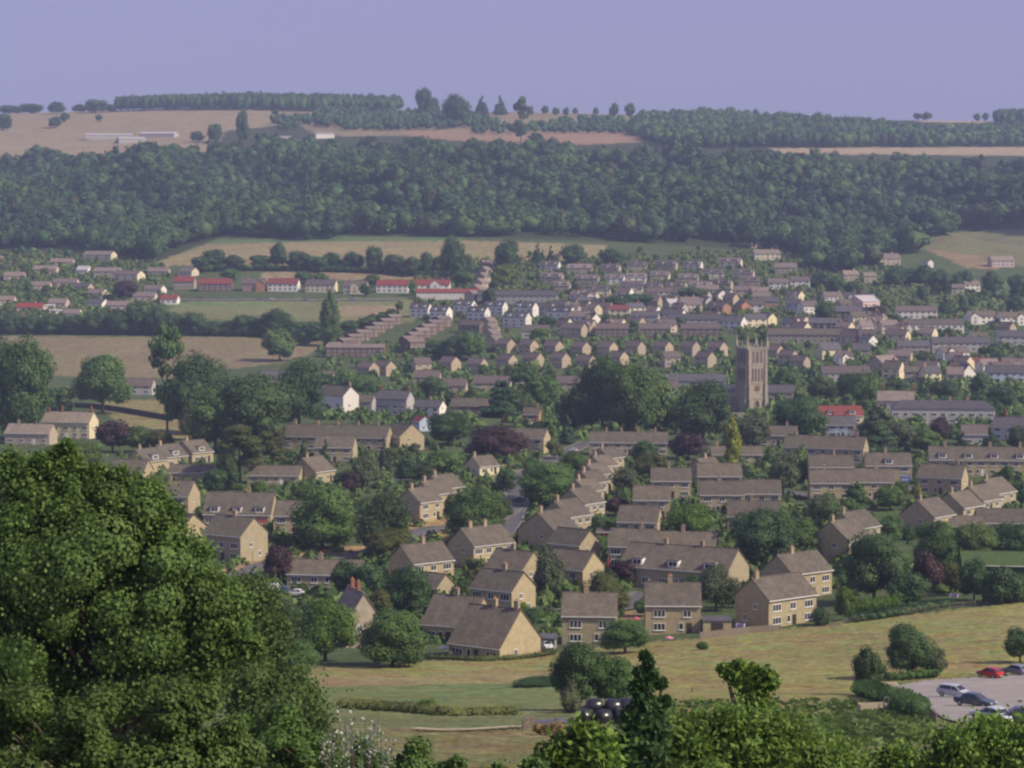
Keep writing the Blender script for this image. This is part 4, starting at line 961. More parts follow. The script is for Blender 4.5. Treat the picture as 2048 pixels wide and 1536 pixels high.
# plateau farm
for (x, y, L, W, a, lb) in [(218, 267, 60, 16, -10, "long pale farm shed at the left of the plateau barns"), (262, 274, 34, 18, -20, "pale farm shed with sunlit end between the plateau barns"), (318, 264, 48, 18, 12, "grey roofed barn at the right of the plateau barns")]:
    house(x, y, L, W, a, "grey", "pale", lb, "barn", "barn", "plateau barns", hw=4.5, pitch=16, ch=(), win=0, door=False, gwin=False, dmin=2300)
house(572, 272, 20, 10, 30, "white", "pale", "pale farmhouse at the rim of the wood on the plateau", "farmhouse", "farmhouse", hw=5, ch=(), win=3, dmin=2300)
house(603, 277, 22, 10, 5, "sand", "slate", "dull low barn beside the plateau farmhouse", "barn", "barn", hw=4, ch=(), win=0, door=False, dmin=2300)
house(648, 266, 24, 12, -20, "white", "pale", "bright white roofed shed at the rim of the wood", "shed", "long_shed", hw=5, pitch=14, ch=(), win=0, door=False, dmin=2300)
house(1052, 404, 12, 9, -30, "white", "pale", "lone pale house hidden deep in the hanging wood", "house", hw=6, ch=(), win=2, dmin=1900)

# ---------------------------------------------------------------- church
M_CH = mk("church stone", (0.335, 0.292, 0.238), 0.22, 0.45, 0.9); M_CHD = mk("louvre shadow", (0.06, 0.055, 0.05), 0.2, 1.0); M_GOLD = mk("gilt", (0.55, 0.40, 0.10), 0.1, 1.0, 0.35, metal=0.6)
def church():
    P = at(1503, 824, 974); P.z = ground_z(P.x, P.y)
    o = empty("church", P, R(24)); tag(o, "tall grey stone church tower with pinnacles, clock and arched west door", "church")
    PLACED.append((P.x, P.y, 9, 9))
    PLACED.append((P.x + 6, P.y + 18, 14, 9))
    w_ = 4.75; Hh = 27.9
    tw = MB(); tw.box(-w_, w_, -w_, w_, -2, Hh - 1.2)
    for z, e in ((6.2, 0.22), (12.6, 0.2), (20.4, 0.18), (27.2, 0.28)):
        tw.box(-w_ - e, w_ + e, -w_ - e, w_ + e, z, z + 0.38)
    tower = tw.build("tower", M_CH, o)
    for sx in (-1, 1):
        for sy in (-1, 1):
            b = MB()
            for (z0, z1, d, t_) in ((-2, 6.2, 1.0, 1.15), (6.2, 12.6, 0.72, 1.05), (12.6, 20.4, 0.5, 0.95), (20.4, 27.4, 0.34, 0.85)):
                x0 = sx * (w_ - 0.35); y0 = sy * (w_ - 0.35)
                b.box(min(x0, x0 - sx * t_), max(x0, x0 - sx * t_), min(sy * w_, sy * (w_ + d)), max(sy * w_, sy * (w_ + d)), z0, z1 - 0.05)
                b.box(min(sx * w_, sx * (w_ + d)), max(sx * w_, sx * (w_ + d)), min(y0, y0 - sy * t_), max(y0, y0 - sy * t_), z0, z1 - 0.055)
            b.build("buttress", M_CH, tower)
    pa = MB()                      # pierced parapet with battlements
    for ax in (0, 1):
        for s_ in (-1, 1):
            n = 9
            for i in range(n):
                t0 = -w_ + 2 * w_ * i / n; t1 = t0 + 2 * w_ / n
                zt = Hh + (0.75 if i % 2 == 0 else 0.0)
                lo = (w_ - 0.25); hi = w_ + 0.12
                if ax == 0: pa.box(t0 + .02, t1 - (.02 if i % 2 else 0.3), s_ * lo if s_ > 0 else -hi, s_ * hi if s_ > 0 else -lo, Hh - 1.25, zt)
                else: pa.box(s_ * lo if s_ > 0 else -hi, s_ * hi if s_ > 0 else -lo, t0 + .02, t1 - (.02 if i % 2 else 0.3), Hh - 1.26, zt - 0.01)
    pa.build("parapet", M_CH, tower)
    for sx in (-1, 1):
        for sy in (-1, 1):
            m = MB(); m.taper(sx * w_, sy * w_, 27.2, 30.2, 0.62, 0.58, 4); m.taper(sx * w_, sy * w_, 30.2, 30.6, 0.72, 0.64, 4); m.taper(sx * w_, sy * w_, 30.6, 33.6, 0.4, 0.06, 4); m.taper(sx * w_, sy * w_, 33.5, 33.9, 0.2, 0.12, 6)
            m.build("pinnacle", M_CH, tower)
    for ax in (0, 1):
        for s_ in (-1, 1):
            x, y = (0, s_ * w_) if ax == 0 else (s_ * w_, 0)
            MB().taper(x, y, 27.4, 29.4, 0.32, 0.28, 4).taper(x, y, 29.4, 31.6, 0.26, 0.05, 4).build("pinnacle", M_CH, tower)
    def lancet(x, z0, z1, wd, face, mat, nm, par, proud=0.05):
        n = 7; arc = [(x - wd / 2, z0), (x + wd / 2, z0), (x + wd / 2, z1 - wd * 0.8)]
        for i in range(1, n): arc.append((x + wd / 2 - wd * i / n, z1 - wd * 0.8 + wd * 0.8 * math.sin(math.pi * i / n) ** 0.75))
        arc.append((x - wd / 2, z1 - wd * 0.8))
        m = MB(); m.prism(arc, 'y', -w_ - proud, -w_ + 0.05)
        q = m.build(nm, mat, par)
        q.rotation_euler = (0, 0, face); return q
    for face in (0, R(-90)):
        for x in (-1.95, 0.0, 1.95):            # belfry openings with a stone surround and a stone mullion
            q = lancet(x, 21.4, 27.0, 1.35 if x else 1.7, face, M_CH, "window", tower, 0.14)
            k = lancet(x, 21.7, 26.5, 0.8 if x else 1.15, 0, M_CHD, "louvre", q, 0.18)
            MB().box(x - 0.11, x + 0.11, -w_ - 0.26, -w_ - 0.15, 21.7, 25.9).build("mullion", M_CH, q)
        for x in (-2.25, -0.75, 0.75, 2.25):
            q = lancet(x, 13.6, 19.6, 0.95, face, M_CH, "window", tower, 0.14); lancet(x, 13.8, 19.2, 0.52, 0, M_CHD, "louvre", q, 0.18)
    cl = MB(); cl.add([(1.35 * math.cos(i * math.pi / 12), -w_ - .12, 10.6 + 1.35 * math.sin(i * math.pi / 12)) for i in range(24)] + [(1.35 * math.cos(i * math.pi / 12), -w_ + .05, 10.6 + 1.35 * math.sin(i * math.pi / 12)) for i in range(24)],
                      [tuple(range(24))] + [(i, (i + 1) % 24, 24 + (i + 1) % 24, 24 + i) for i in range(24)])
    c = cl.build("clock", mk("clock face", (0.16, 0.12, 0.07), 0.1, 1.0), tower)
    g = MB()
    for i in range(12):
        a = i * math.pi / 6; g.box(1.08 * math.cos(a) - .09, 1.08 * math.cos(a) + .09, -w_ - .16, -w_ - .13, 10.6 + 1.08 * math.sin(a) - .09, 10.6 + 1.08 * math.sin(a) + .09)
    g.build("numeral", M_GOLD, c)
    h = MB(); h.box(-.07, .07, -w_ - .19, -w_ - .165, 10.5, 11.5); h.box(-.07, .75, -w_ - .22, -w_ - .195, 10.53, 10.67); h.build("clock_hand", M_GOLD, c)
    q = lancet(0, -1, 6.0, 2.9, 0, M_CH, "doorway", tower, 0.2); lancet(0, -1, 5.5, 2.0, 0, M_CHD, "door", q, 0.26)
    # nave and aisle behind the tower
    nv = MB().prism([(-8, -2), (9.2, -2), (9.2, 5.2), (4, 6.5), (4, 8.5), (0, 10.5), (-4, 8.5), (-4, 6.5), (-8, 5.2)], 'y', w_ + 0.02, w_ + 32)
    nave = nv.build("nave", M_CH, o)
    rf_ = MB(); rf_.prism([(-4.4, 8.45), (0, 10.6), (4.4, 8.45), (4.4, 8.75), (0, 10.95), (-4.4, 8.75)], 'y', w_ + 0.1, w_ + 32.3)
    rf_.build("roof", ROOF["slate"], o)
    for i in range(5):
        y0 = w_ + 2 + i * 6.6
        MB().box(9.2, 10.4, y0, y0 + 0.8, -2, 4.2).build("buttress", M_CH, nave)
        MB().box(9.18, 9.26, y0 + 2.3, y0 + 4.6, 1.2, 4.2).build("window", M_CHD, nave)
        MB().taper(9.1, y0 + 0.4, 5.0, 8.0, 0.35, 0.05, 4).build("pinnacle", M_CH, nave)
    m = MB(); m.box(-8, -4.6, w_ - 0.02, w_ + 0.3, 0, 7); m.box(4.6, 9.2, w_ - 0.3, w_ + 0.01, -1, 6.4); m.build("aisle_front", M_CH, nave)
church()
wl = MB()
for i in range(24):
    a_ = place(1440 + i * 8, 836 - (i % 2) * 0, 0, 380); b_ = place(1448 + i * 8, 836, 0, 380)
    wl.box(a_.x, b_.x, a_.y - 0.25, a_.y + 0.25, a_.z - 1, a_.z + 2.2 + 0.05 * (i % 3))
tag(wl.build("churchyard_wall", WALL["stone"]), "stone churchyard wall at the foot of the tower", "wall")
# ---------------------------------------------------------------- trees of the near estate and town
TR = [  # column, top row, base row, width, kind, label
    (645, 962, 1098, 128, "broad", "spreading green tree with bare trunk on the street corner"), (768, 985, 1112, 108, "dark", "tall dark green tree right of the street corner tree"),
    (772, 1050, 1118, 92, "olive", "low olive green tree in front of the tall dark one"), (945, 968, 1085, 118, "broad", "willowy green street tree beside the junction"),
    (992, 985, 1080, 40, "olive", "thin drooping tree beside the willowy street tree"), (560, 1088, 1168, 68, "copper", "round copper beech at the left road"),
    (1095, 920, 1012, 122, "broad", "round green tree overhanging the street junction"), (1143, 900, 945, 36, "bright", "small bright tree where the street narrows"),
    (1377, 865, 918, 72, "copper", "domed copper beech between terrace and golden cypress"), (1464, 836, 932, 36, "cyp", "golden columnar cypress standing alone"),
    (1507, 828, 898, 72, "pale", "rounded grey green tree below the church"), (1600, 790, 878, 112, "dark", "large domed dark tree right of the church"),
    (1747, 806, 908, 92, "con", "broad dark evergreen below the pink house"), (1800, 835, 905, 60, "pale", "feathery pale tree left of the purple one"),
    (1878, 832, 880, 42, "copper", "small purple tree before the long hall"), (1850, 855, 905, 60, "broad", "green tree under the long hall"),
    (1925, 865, 910, 40, "con", "small dark conifer under the long hall"), (1980, 855, 905, 46, "con", "dark conifer beside the brown roofed cottage"), (2038, 848, 905, 50, "dark", "dark tree at the right rim below the grey house"),
    (1205, 712, 868, 100, "dark", "tall dark tree, left of the great clump by the church"), (1262, 720, 872, 110, "broad", "tallest bright crowned tree of the great clump by the church"),
    (1310, 740, 868, 80, "broad", "rounded tree on the right of the great clump by the church"), (1405, 762, 888, 118, "dark", "wide dark tree beside the shaded tower wall"),
    (1350, 800, 868, 70, "dark", "dark understorey tree left of the wide dark one"), (1150, 770, 868, 70, "dark", "dark tree at the left foot of the great clump"),
    (1052, 718, 815, 78, "elm", "tall thin crowned tree behind the cedar"), (1092, 745, 815, 60, "broad", "green tree between the tall thin one and the great clump"),
    (1005, 765, 870, 92, "cedar", "dark cedar above the purple beech"), (985, 848, 918, 132, "copper", "wide spreading purple beech over the street"),
    (900, 822, 890, 86, "dark", "dark round tree left of the purple beech"), (1135, 830, 888, 34, "con", "narrow dark conifer by the brick house"),
    (885, 895, 955, 84, "broad", "garden tree above the three stepped gables"), (850, 930, 965, 60, "dark", "low dark tree left of the garden tree"),
    (735, 906, 972, 62, "pale", "soft pale willow in the middle gardens"), (768, 876, 948, 32, "con", "tall conifer right of the pale willow"), (812, 898, 957, 46, "con", "second conifer right of the pale willow"),
    (650, 880, 948, 34, "con", "leaning dark conifer in front of the long terrace"), (608, 876, 930, 24, "con", "slim dark conifer at the left of the long terrace"),
    (455, 905, 980, 46, "dark", "narrow dark tree beside the white dormer houses"), (480, 850, 965, 100, "birch", "loose olive birch left of the long terrace"), (545, 860, 935, 62, "birch", "slender birch beside the long terrace wall"),
    (395, 702, 868, 118, "dark", "great dark domed tree behind the tall ragged one"), (505, 742, 905, 150, "dark", "widest tree of the dark park clump"), (598, 720, 860, 104, "dark", "dark tree beside the tall white house"),
    (430, 770, 905, 110, "broad", "green tree in front of the dark park clump"), (335, 655, 868, 78, "elm", "tall ragged tree rising over the brown field"), (205, 706, 828, 112, "broad", "bushy green tree above the dark wall"),
    (48, 668, 880, 130, "broad", "huge rounded tree at the left rim"), (-30, 655, 880, 120, "dark", "dark tree cut by the left rim"), (120, 770, 830, 60, "dark", "low dark tree behind the manor"),
    (560, 650, 722, 62, "broad", "lone round tree at the end of the brown field"), (225, 838, 905, 74, "copper", "dark purple bush tree beside the manor"), (275, 845, 905, 60, "broad", "green garden tree right of the purple one"),
    (320, 860, 905, 55, "olive", "yellowish garden tree above the white dormers"), (160, 880, 940, 90, "bright", "bright shrubby tree under the manor"), (380, 800, 880, 50, "olive", "thin olive tree at the end of the dark wall"),
    (602, 955, 1010, 46, "broad", "round green tree before the low spreading gable"), (703, 940, 992, 44, "copper", "purple leaved shrub tree in the middle gardens"), (730, 985, 1020, 40, "obush", "rounded garden bush by the small lane"),
    (650, 1185, 1322, 126, "bright", "bright green tree in front of the steep old house"), (785, 1212, 1332, 142, "broad", "broad dark green tree right of the steep old house"),
    (818, 1130, 1235, 94, "dark", "dark tree below the low garage"), (690, 1118, 1190, 62, "dark", "dark tree left of the brick chimneys"), (735, 1120, 1195, 62, "dark", "dark tree right of the brick chimneys"),
    (920, 1258, 1314, 42, "gbush", "yellow clipped bush beside the deep roofed chalet"), (1250, 1235, 1306, 104, "broad", "round tree against the square sandy house"), (1206, 1138, 1228, 86, "olive", "olive tree between the two lanes"),
    (1235, 1175, 1225, 50, "olive", "smaller olive tree on the lane verge"), (1098, 1092, 1196, 70, "pale", "willowy grey tree between sandy gables"), (1247, 1118, 1172, 62, "copper", "purple tree in the shaded court"),
    (1432, 1128, 1222, 88, "pale", "grey green tree before the bright right gable"), (1525, 1012, 1135, 128, "dark", "big dark tree at the middle of the estate"), (1590, 1030, 1120, 110, "broad", "green tree right of the big middle one"),
    (1645, 985, 1050, 70, "pale", "greyish tree behind the stepped pair"), (1695, 990, 1045, 60, "broad", "leafy tree above the stepped pair"), (1378, 1000, 1078, 92, "bright", "fresh light green tree between the roofs"),
    (1372, 1064, 1098, 24, "con", "small dark conifer before the broad roof"), (1420, 1078, 1102, 24, "cyp", "small golden conifer before the broad roof"), (1252, 932, 985, 66, "pale", "bluish grey tree right of the five step row"),
    (1232, 995, 1032, 62, "copper", "spreading purple bush tree between roofs"), (1215, 1030, 1070, 66, "broad", "dense green shrub tree beside the red garage"), (1300, 905, 955, 70, "olive", "olive garden tree below the four chimney terrace"),
    (1602, 892, 962, 42, "pop", "upright poplar like tree left of the window band house"), (1566, 893, 992, 62, "pale", "soft grey poplar left of the upright one"), (1712, 965, 1010, 46, "pop", "feathery upright tree below the dark gap"),
    (1836, 968, 998, 16, "cyp", "slim golden conifer on the drive"), (1748, 1058, 1205, 124, "dark", "great dark hedgerow tree by the dry field"), (1815, 1142, 1212, 82, "dark", "dark rounded tree right of the great hedgerow tree"),
    (1868, 1038, 1150, 92, "broad", "tall green hedgerow tree below the stepped roofs"), (1945, 1042, 1135, 100, "broad", "wide green hedgerow tree behind the ivy house"), (2025, 1042, 1125, 90, "dark", "dark hedgerow tree at the right rim"),
    (1852, 1100, 1195, 62, "copper", "purple tree among the hedgerow trees"), (1900, 1120, 1190, 50, "olive", "sparse olive tree beside the ivy house"), (1690, 1168, 1240, 42, "bright", "bright shrubby tree at the end of the clipped hedge"),
    (1640, 1205, 1250, 40, "dbush", "dark bush under the windows of the fence house"), (1465, 1165, 1215, 40, "broad", "small green tree behind the fence house"),
    (1738, 1288, 1388, 60, "dark", "narrow dark tree left of the car park hedge"), (1816, 1246, 1356, 96, "dark", "dense dark tree above the car park"), (1868, 1285, 1352, 60, "pale", "dull willow beside the dense car park tree"), (2040, 1250, 1325, 66, "dark", "dark bush tree at the right rim of the dry field"),
    (1160, 1282, 1420, 112, "dark", "dark tree standing over the black bales"), (1225, 1305, 1420, 110, "broad", "wide bushy tree behind the black bales"), (1143, 1355, 1425, 48, "pbush", "pale willow bush beside the black bales"),
    (1080, 1350, 1372, 110, "dbush", "low dark bramble mound left of the bale trees"), (855, 1392, 1425, 52, "brbush", "round bush alone in the lower meadow"), (1405, 1278, 1300, 26, "brbush", "bright bush at the field corner of the square house"),
    (1052, 1278, 1306, 34, "brbush", "round bright bush by the white gable window"), (1022, 1272, 1306, 22, "con", "little fir by the white gable window"), (1010, 1105, 1135, 30, "dbush", "dark round bush at the street bend"),
    (945, 1115, 1185, 40, "birch", "thin birch between the wide house and the bright gable"), (1290, 880, 925, 60, "dark", "shady shrub tree right of the five step row"), (590, 1275, 1345, 100, "broad", "bushy tree at the left end of the meadow"),
    (545, 1190, 1260, 90, "dark", "dark scrubby tree below the parked white van"), (1160, 905, 950, 40, "broad", "leafy tree at the head of the five step row"),
    (1142, 1068, 1118, 46, "broad", "bushy tree tucked behind the house with olive tree"), (1195, 1068, 1108, 40, "broad", "small leafy tree beside the little red garage"), (905, 985, 1030, 36, "olive", "olive shrub tree at the edge of the front stepped gable"),
    (1062, 1205, 1246, 40, "dbush", "dark bush on the lane below the bright gable"), (1290, 1190, 1232, 44, "broad", "green tree on the lane between the two square houses"), (1545, 1010, 1060, 60, "broad", "leafy tree under the two dark windows"),
    (760, 1175, 1240, 60, "olive", "olive tree behind the steep old house"), (1010, 985, 1032, 34, "dbush", "dark bush on the inside of the street bend"), (1385, 1148, 1200, 50, "dark", "dark tree under the white dormers of the long terrace"),
    (1660, 1000, 1060, 66, "broad", "broad garden tree below the plain brown roof"), (1780, 965, 1020, 60, "broad", "rounded garden tree below the white gablet house"), (930, 1150, 1192, 44, "dbush", "dark bush below the wide two chimney house"),
    (2000, 1128, 1208, 80, "dark", "dark tree hiding the front of the ivy house"), (430, 935, 985, 50, "dark", "dark garden tree behind the white dormered chalet"), (520, 955, 985, 40, "brbush", "bright bush at the corner of the white dormered chalet"),
    (1064, 912, 958, 46, "broad", "leafy tree on the inside of the upper street curve"), (1014, 936, 984, 44, "dark", "dark tree on the verge left of the street curve"), (1108, 880, 918, 34, "olive", "small olive tree beside the narrow upper street"),
    (1948, 1112, 1200, 62, "dark", "dark tree against the left wall of the ivy house"), (2026, 1140, 1204, 60, "dbush", "dark bush against the front of the ivy house"), (1985, 1150, 1202, 40, "dbush", "smaller dark bush under the ivy house wall"),
    (1710, 745, 800, 70, "dark", "dark tree in the gardens above the red roofed house"), (1730, 735, 815, 60, "broad", "leafy tree left of the pink house"), (1640, 745, 800, 60, "broad", "rounded tree above the large domed one"),
    (1570, 735, 800, 50, "broad", "green tree right of the tower belfry"), (1850, 700, 740, 40, "dark", "dark shrub tree left of the white gabled house"), (1960, 745, 790, 46, "dark", "dark tree right of the white lodge"), (1755, 610, 642, 40, "copper", "dark purple tree in the right hillside town"),
    (1648, 600, 655, 40, "dark", "dark tree beside the white and blue house"), (1890, 585, 628, 30, "con", "pointed conifer above the white terraces"), (865, 752, 800, 60, "broad", "light green tree among mid town roofs"), (720, 745, 790, 80, "broad", "wide tree in front of the brown brick terrace"),
    (650, 745, 790, 60, "dark", "dark tree left of the tall white house roofs"), (905, 670, 720, 56, "dark", "dark tree of the pair behind the gable rows"), (940, 655, 720, 62, "broad", "broad green tree of the pair behind the gable rows"), (870, 680, 715, 50, "dark", "low dark tree beside the white windowed brick house"),
    (250, 560, 600, 62, "copper", "dark purple tree in front of the big cream gable"), (660, 583, 692, 36, "pop", "tall dark poplar at the edge of the playing field"), (905, 470, 552, 52, "dark", "tall dark tree at the far field above the red roofs"),
    (1016, 475, 548, 54, "dark", "blocky dark tree at the far field"), (1008, 525, 575, 56, "bright", "light green tree beside the stair of roofs"), (1075, 488, 528, 26, "con", "left conifer below the far tan field"), (1086, 498, 528, 14, "con", "smallest conifer below the far tan field"), (1102, 490, 528, 17, "con", "right conifer below the far tan field"),
    (1148, 488, 528, 54, "dark", "round dark clump in the far tan field"), (1225, 496, 530, 50, "dark", "dark clump right of the far tan field"), (925, 540, 572, 46, "bright", "bright tree right of the white front gable"), (978, 575, 610, 30, "dark", "dark tree at the end of the red shed"),
    (1150, 555, 590, 26, "con", "conifer among the pale terraces"), (1385, 572, 605, 60, "dark", "dark tree above the pinkish villa"), (1530, 560, 585, 26, "con", "dark conifer by the white gabled pair"), (1230, 590, 625, 70, "dark", "dark garden trees behind the small cream gable"), (1275, 585, 615, 70, "dark", "dark garden tree right of the small cream gable"),
    (1220, 628, 652, 46, "broad", "green tree above the brown terraces"), (1265, 640, 665, 34, "broad", "green tree between brown terraces"), (1360, 632, 660, 24, "dark", "small dark tree between brown terraces"), (1095, 632, 656, 40, "dark", "dark garden tree by the white end gable"),
    (1080, 655, 682, 46, "bright", "bright garden tree before the broad plain roof"), (1795, 755, 800, 50, "dark", "dark shrub tree behind the pink house"), (2000, 770, 815, 70, "dark", "dark trees above the grey house with tall chimney"), (1890, 760, 800, 60, "dark", "dark garden tree behind the long hall"),
]
for t_ in TR: tree(*t_)
TG = [  # rows of similar trees: phrase, kind, rows
    ("tree of the dark hedgerow above the brown field", "trees of the dark hedgerow", "dark", [(20, 622, 668, 50), (62, 628, 668, 46), (105, 626, 668, 52), (150, 628, 668, 46), (195, 622, 668, 52), (240, 615, 669, 50), (278, 596, 668, 52), (318, 612, 670, 56), (350, 622, 670, 42),
      (385, 620, 670, 54), (425, 642, 670, 54), (458, 640, 670, 44), (490, 626, 671, 52), (520, 636, 671, 40), (548, 615, 673, 66), (590, 640, 674, 44), (625, 642, 682, 50)]),
    ("tree of the hedge between playing field and brick row", "trees behind the brick row", "broad", [(610, 655, 690, 40), (640, 640, 680, 44), (672, 652, 675, 30), (700, 640, 668, 40), (735, 632, 655, 36), (765, 625, 645, 24), (800, 600, 625, 16)]),
    ("tree of the broken hedge across the far tan field", "trees across the far tan field", "dark", [(400, 510, 545, 34), (430, 498, 538, 54), (470, 508, 540, 40), (520, 508, 536, 46), (557, 484, 536, 36), (598, 500, 540, 54), (635, 510, 545, 40), (662, 504, 540, 44), (705, 502, 542, 46),
      (748, 488, 546, 36), (785, 508, 548, 46), (820, 512, 552, 46), (852, 500, 552, 24), (880, 512, 552, 40), (925, 505, 560, 50)]),
    ("garden tree behind the red roofed street", "trees behind the red roofed street", "broad", [(460, 535, 560, 40), (610, 540, 566, 36), (640, 545, 572, 40), (745, 545, 575, 34), (826, 560, 592, 22), (730, 566, 592, 24)]),
    ("lone tree along the ridge skyline", "lone trees on the ridge", "dark", [(848, 171, 240, 34), (868, 195, 232, 26), (914, 186, 252, 54), (964, 193, 232, 30), (1000, 192, 230, 30), (1042, 197, 285, 34), (1060, 212, 232, 16), (1090, 210, 230, 15), (1112, 214, 232, 14), (1132, 214, 232, 12), (1150, 215, 230, 12), (1192, 214, 232, 12),
      (1228, 205, 238, 18), (1260, 204, 240, 22)]),
    ("tree in the hedges of the plateau fields", "hedge trees of the plateau", "dark", [(110, 232, 256, 26), (130, 225, 245, 20), (198, 228, 244, 14), (486, 215, 290, 26), (430, 245, 285, 30), (395, 262, 284, 28), (550, 215, 232, 14), (6, 225, 260, 36)]),
    ("tree on the pale far rim at the right", "trees on the far right rim", "dark", [(1835, 224, 240, 20), (1853, 222, 240, 22), (1954, 226, 244, 14), (1971, 224, 244, 13)]),
    ("skyline tree of the far left", "skyline trees at the far left", "dark", [(20, 210, 228, 50), (62, 206, 227, 50), (112, 203, 228, 34), (160, 208, 225, 34), (192, 197, 226, 46), (222, 208, 224, 26)]),
    ("tree of the belt along the green hill at the right", "trees along the green hill", "dark", [(1640, 540, 575, 46), (1672, 548, 600, 40), (1705, 562, 600, 44), (1790, 530, 575, 44), (1820, 535, 570, 50), (1850, 528, 575, 40), (1880, 535, 590, 44), (1905, 545, 585, 40), (1930, 540, 580, 36), (1985, 540, 590, 40), (2035, 545, 600, 44), (1845, 570, 600, 26), (1925, 588, 615, 20), (1945, 592, 618, 18), (2030, 590, 625, 40)])]
for ph, gp_, kd, rows in TG:
    for i, (x, yt, yb, w_) in enumerate(rows):
        far_ = yt < 300
        tree(x, yt, yb, w_, "con" if (gp_ == "lone trees on the ridge" and i in (3, 4)) else ("elm" if gp_ == "lone trees on the ridge" and i == 5 else kd), f"{ORD[i].capitalize()} {ph}, counted from the left", gp_, 2300 if far_ else 380)
# ---------------------------------------------------------------- distant woods
WOOD = [(-350, 326), (60, 332), (250, 328), (430, 322), (480, 312), (700, 307), (1000, 309), (1300, 322), (1530, 330), (1600, 340), (2300, 346), (2300, 447), (1900, 462), (1828, 474), (1840, 505), (1770, 520), (1700, 545), (1640, 545), (1600, 505), (1480, 492), (1250, 478), (1180, 476), (930, 472), (640, 474), (430, 478), (330, 508), (305, 525), (230, 512), (150, 500), (-350, 500)]
far_wood("hanging_wood", WOOD, 13.5, 13, 26, 13, 30, 210, 1, (1650, 2850), jit=0.8)
far_wood("ridge_belt", [(232, 196), (420, 190), (650, 188), (760, 200), (800, 207), (812, 230), (650, 223), (420, 220), (235, 223)], 9, 19, 27, 11, 17, 70, 2, (2900, 3800))
far_wood("ridge_wood", [(1268, 248), (1300, 240), (1500, 243), (1700, 256), (1830, 268), (1990, 270), (2020, 256), (2300, 254), (2300, 292), (1540, 296), (1330, 296), (1262, 272)], 13, 12, 25, 12, 26, 110, 3, (2650, 3800))
far_wood("ridge_wood", [(1995, 234), (2300, 232), (2300, 250), (1990, 250)], 10, 18, 25, 11, 17, 60, 8, (2900, 3900))
far_wood("plateau_copse", [(640, 228), (960, 238), (1000, 252), (860, 262), (700, 262), (600, 250)], 13, 10, 17, 10, 16, 60, 4, (2700, 3600))
far_wood("plateau_copse", [(940, 268), (1260, 268), (1250, 245), (1160, 240), (1060, 256), (960, 258)], 15, 9, 14, 9, 14, 60, 5, (2700, 3600))
far_wood("plateau_copse", [(540, 240), (650, 238), (660, 262), (560, 262)], 14, 9, 14, 9, 13, 60, 6, (2600, 3600))
far_wood("wood_edge_scrub", [(-350, 500), (210, 515), (300, 530), (240, 545), (120, 515), (60, 508), (-350, 510)], 9, 5, 10, 7, 11, 70, 7, (1650, 2200))
# ---------------------------------------------------------------- hedges
hedge([(-60, 668), (100, 668), (250, 669), (400, 671), (560, 674), (640, 682)], 9, 7, "dark", "dense dark hedgerow along the brown field", 380, 0.9, name="hedgerow")
hedge([(395, 543), (520, 541), (640, 543), (760, 547), (900, 556)], 8, 6, "dark", "broken hedgerow below the far tan field", 380, 0.9, name="hedgerow")
hedge([(560, 690), (640, 676), (720, 655), (790, 630)], 6, 5, "broad", "green hedgerow between the playing field and the stepped brick row", 380, 0.8, name="hedgerow")
hedge([(940, 1200), (985, 1208), (1035, 1216)], 2.2, 2.6, "bright", "tall clipped hedge behind the chalet houses", 380, 0.22, flat=True)
hedge([(1035, 1222), (1050, 1240)], 2.4, 2.6, "bright", "short clipped hedge turning the corner beside the bright gable", 380, 0.22, flat=True)
hedge([(1702, 1228), (1745, 1224), (1795, 1218)], 2.6, 2.8, "bright", "bright clipped hedge under the great hedgerow tree", 380, 0.22, flat=True)
hedge([(1700, 1245), (1760, 1238), (1830, 1225), (1900, 1212)], 3, 1.6, "dark", "dark bramble hedge along the top of the dry field", 380, 0.25)
hedge([(1724, 1390), (1762, 1402), (1800, 1416), (1836, 1434)], 2.7, 1.9, "dark", "thick dark hedge beside the chalk path of the car park", 200, 0.22)
hedge([(1775, 1362), (1830, 1358), (1880, 1354)], 2.0, 1.5, "broad", "low nettle bank under the car park tree", 200, 0.22)
hedge([(415, 978), (450, 980), (490, 980)], 2, 2, "bright", "clipped hedge above the white dormered chalet", 380, 0.25, flat=True)
hedge([(850, 1318), (960, 1322), (1060, 1316), (1110, 1308)], 1.2, 0.9, "olive", "grassy hedge foot below the chalet fence", 300, 0.2)
hedge([(690, 1415), (780, 1420), (900, 1430), (1040, 1428)], 3, 0.9, "olive", "rough grassy bank crossing the lower meadow", 150, 0.16)
hedge([(1075, 1468), (1120, 1470), (1165, 1472), (1190, 1474)], 0.9, 1.0, "sedge", "strip of dry brown sedge before the bales", 150, 0.13, name="sedge_strip", cat="grass strip")
hedge([(1410, 985), (1470, 982), (1530, 980)], 1.6, 1.4, "broad", "green hedge behind the yellow door end", 380, 0.3)
hedge([(1740, 690), (1790, 692), (1800, 694)], 4, 4, "broad", "tall hedge under the sandy porches", 380, 0.5)
hedge([(1560, 1240), (1620, 1236), (1660, 1232)], 1.2, 1.0, "dark", "dark planting at the foot of the fence house", 380, 0.22)
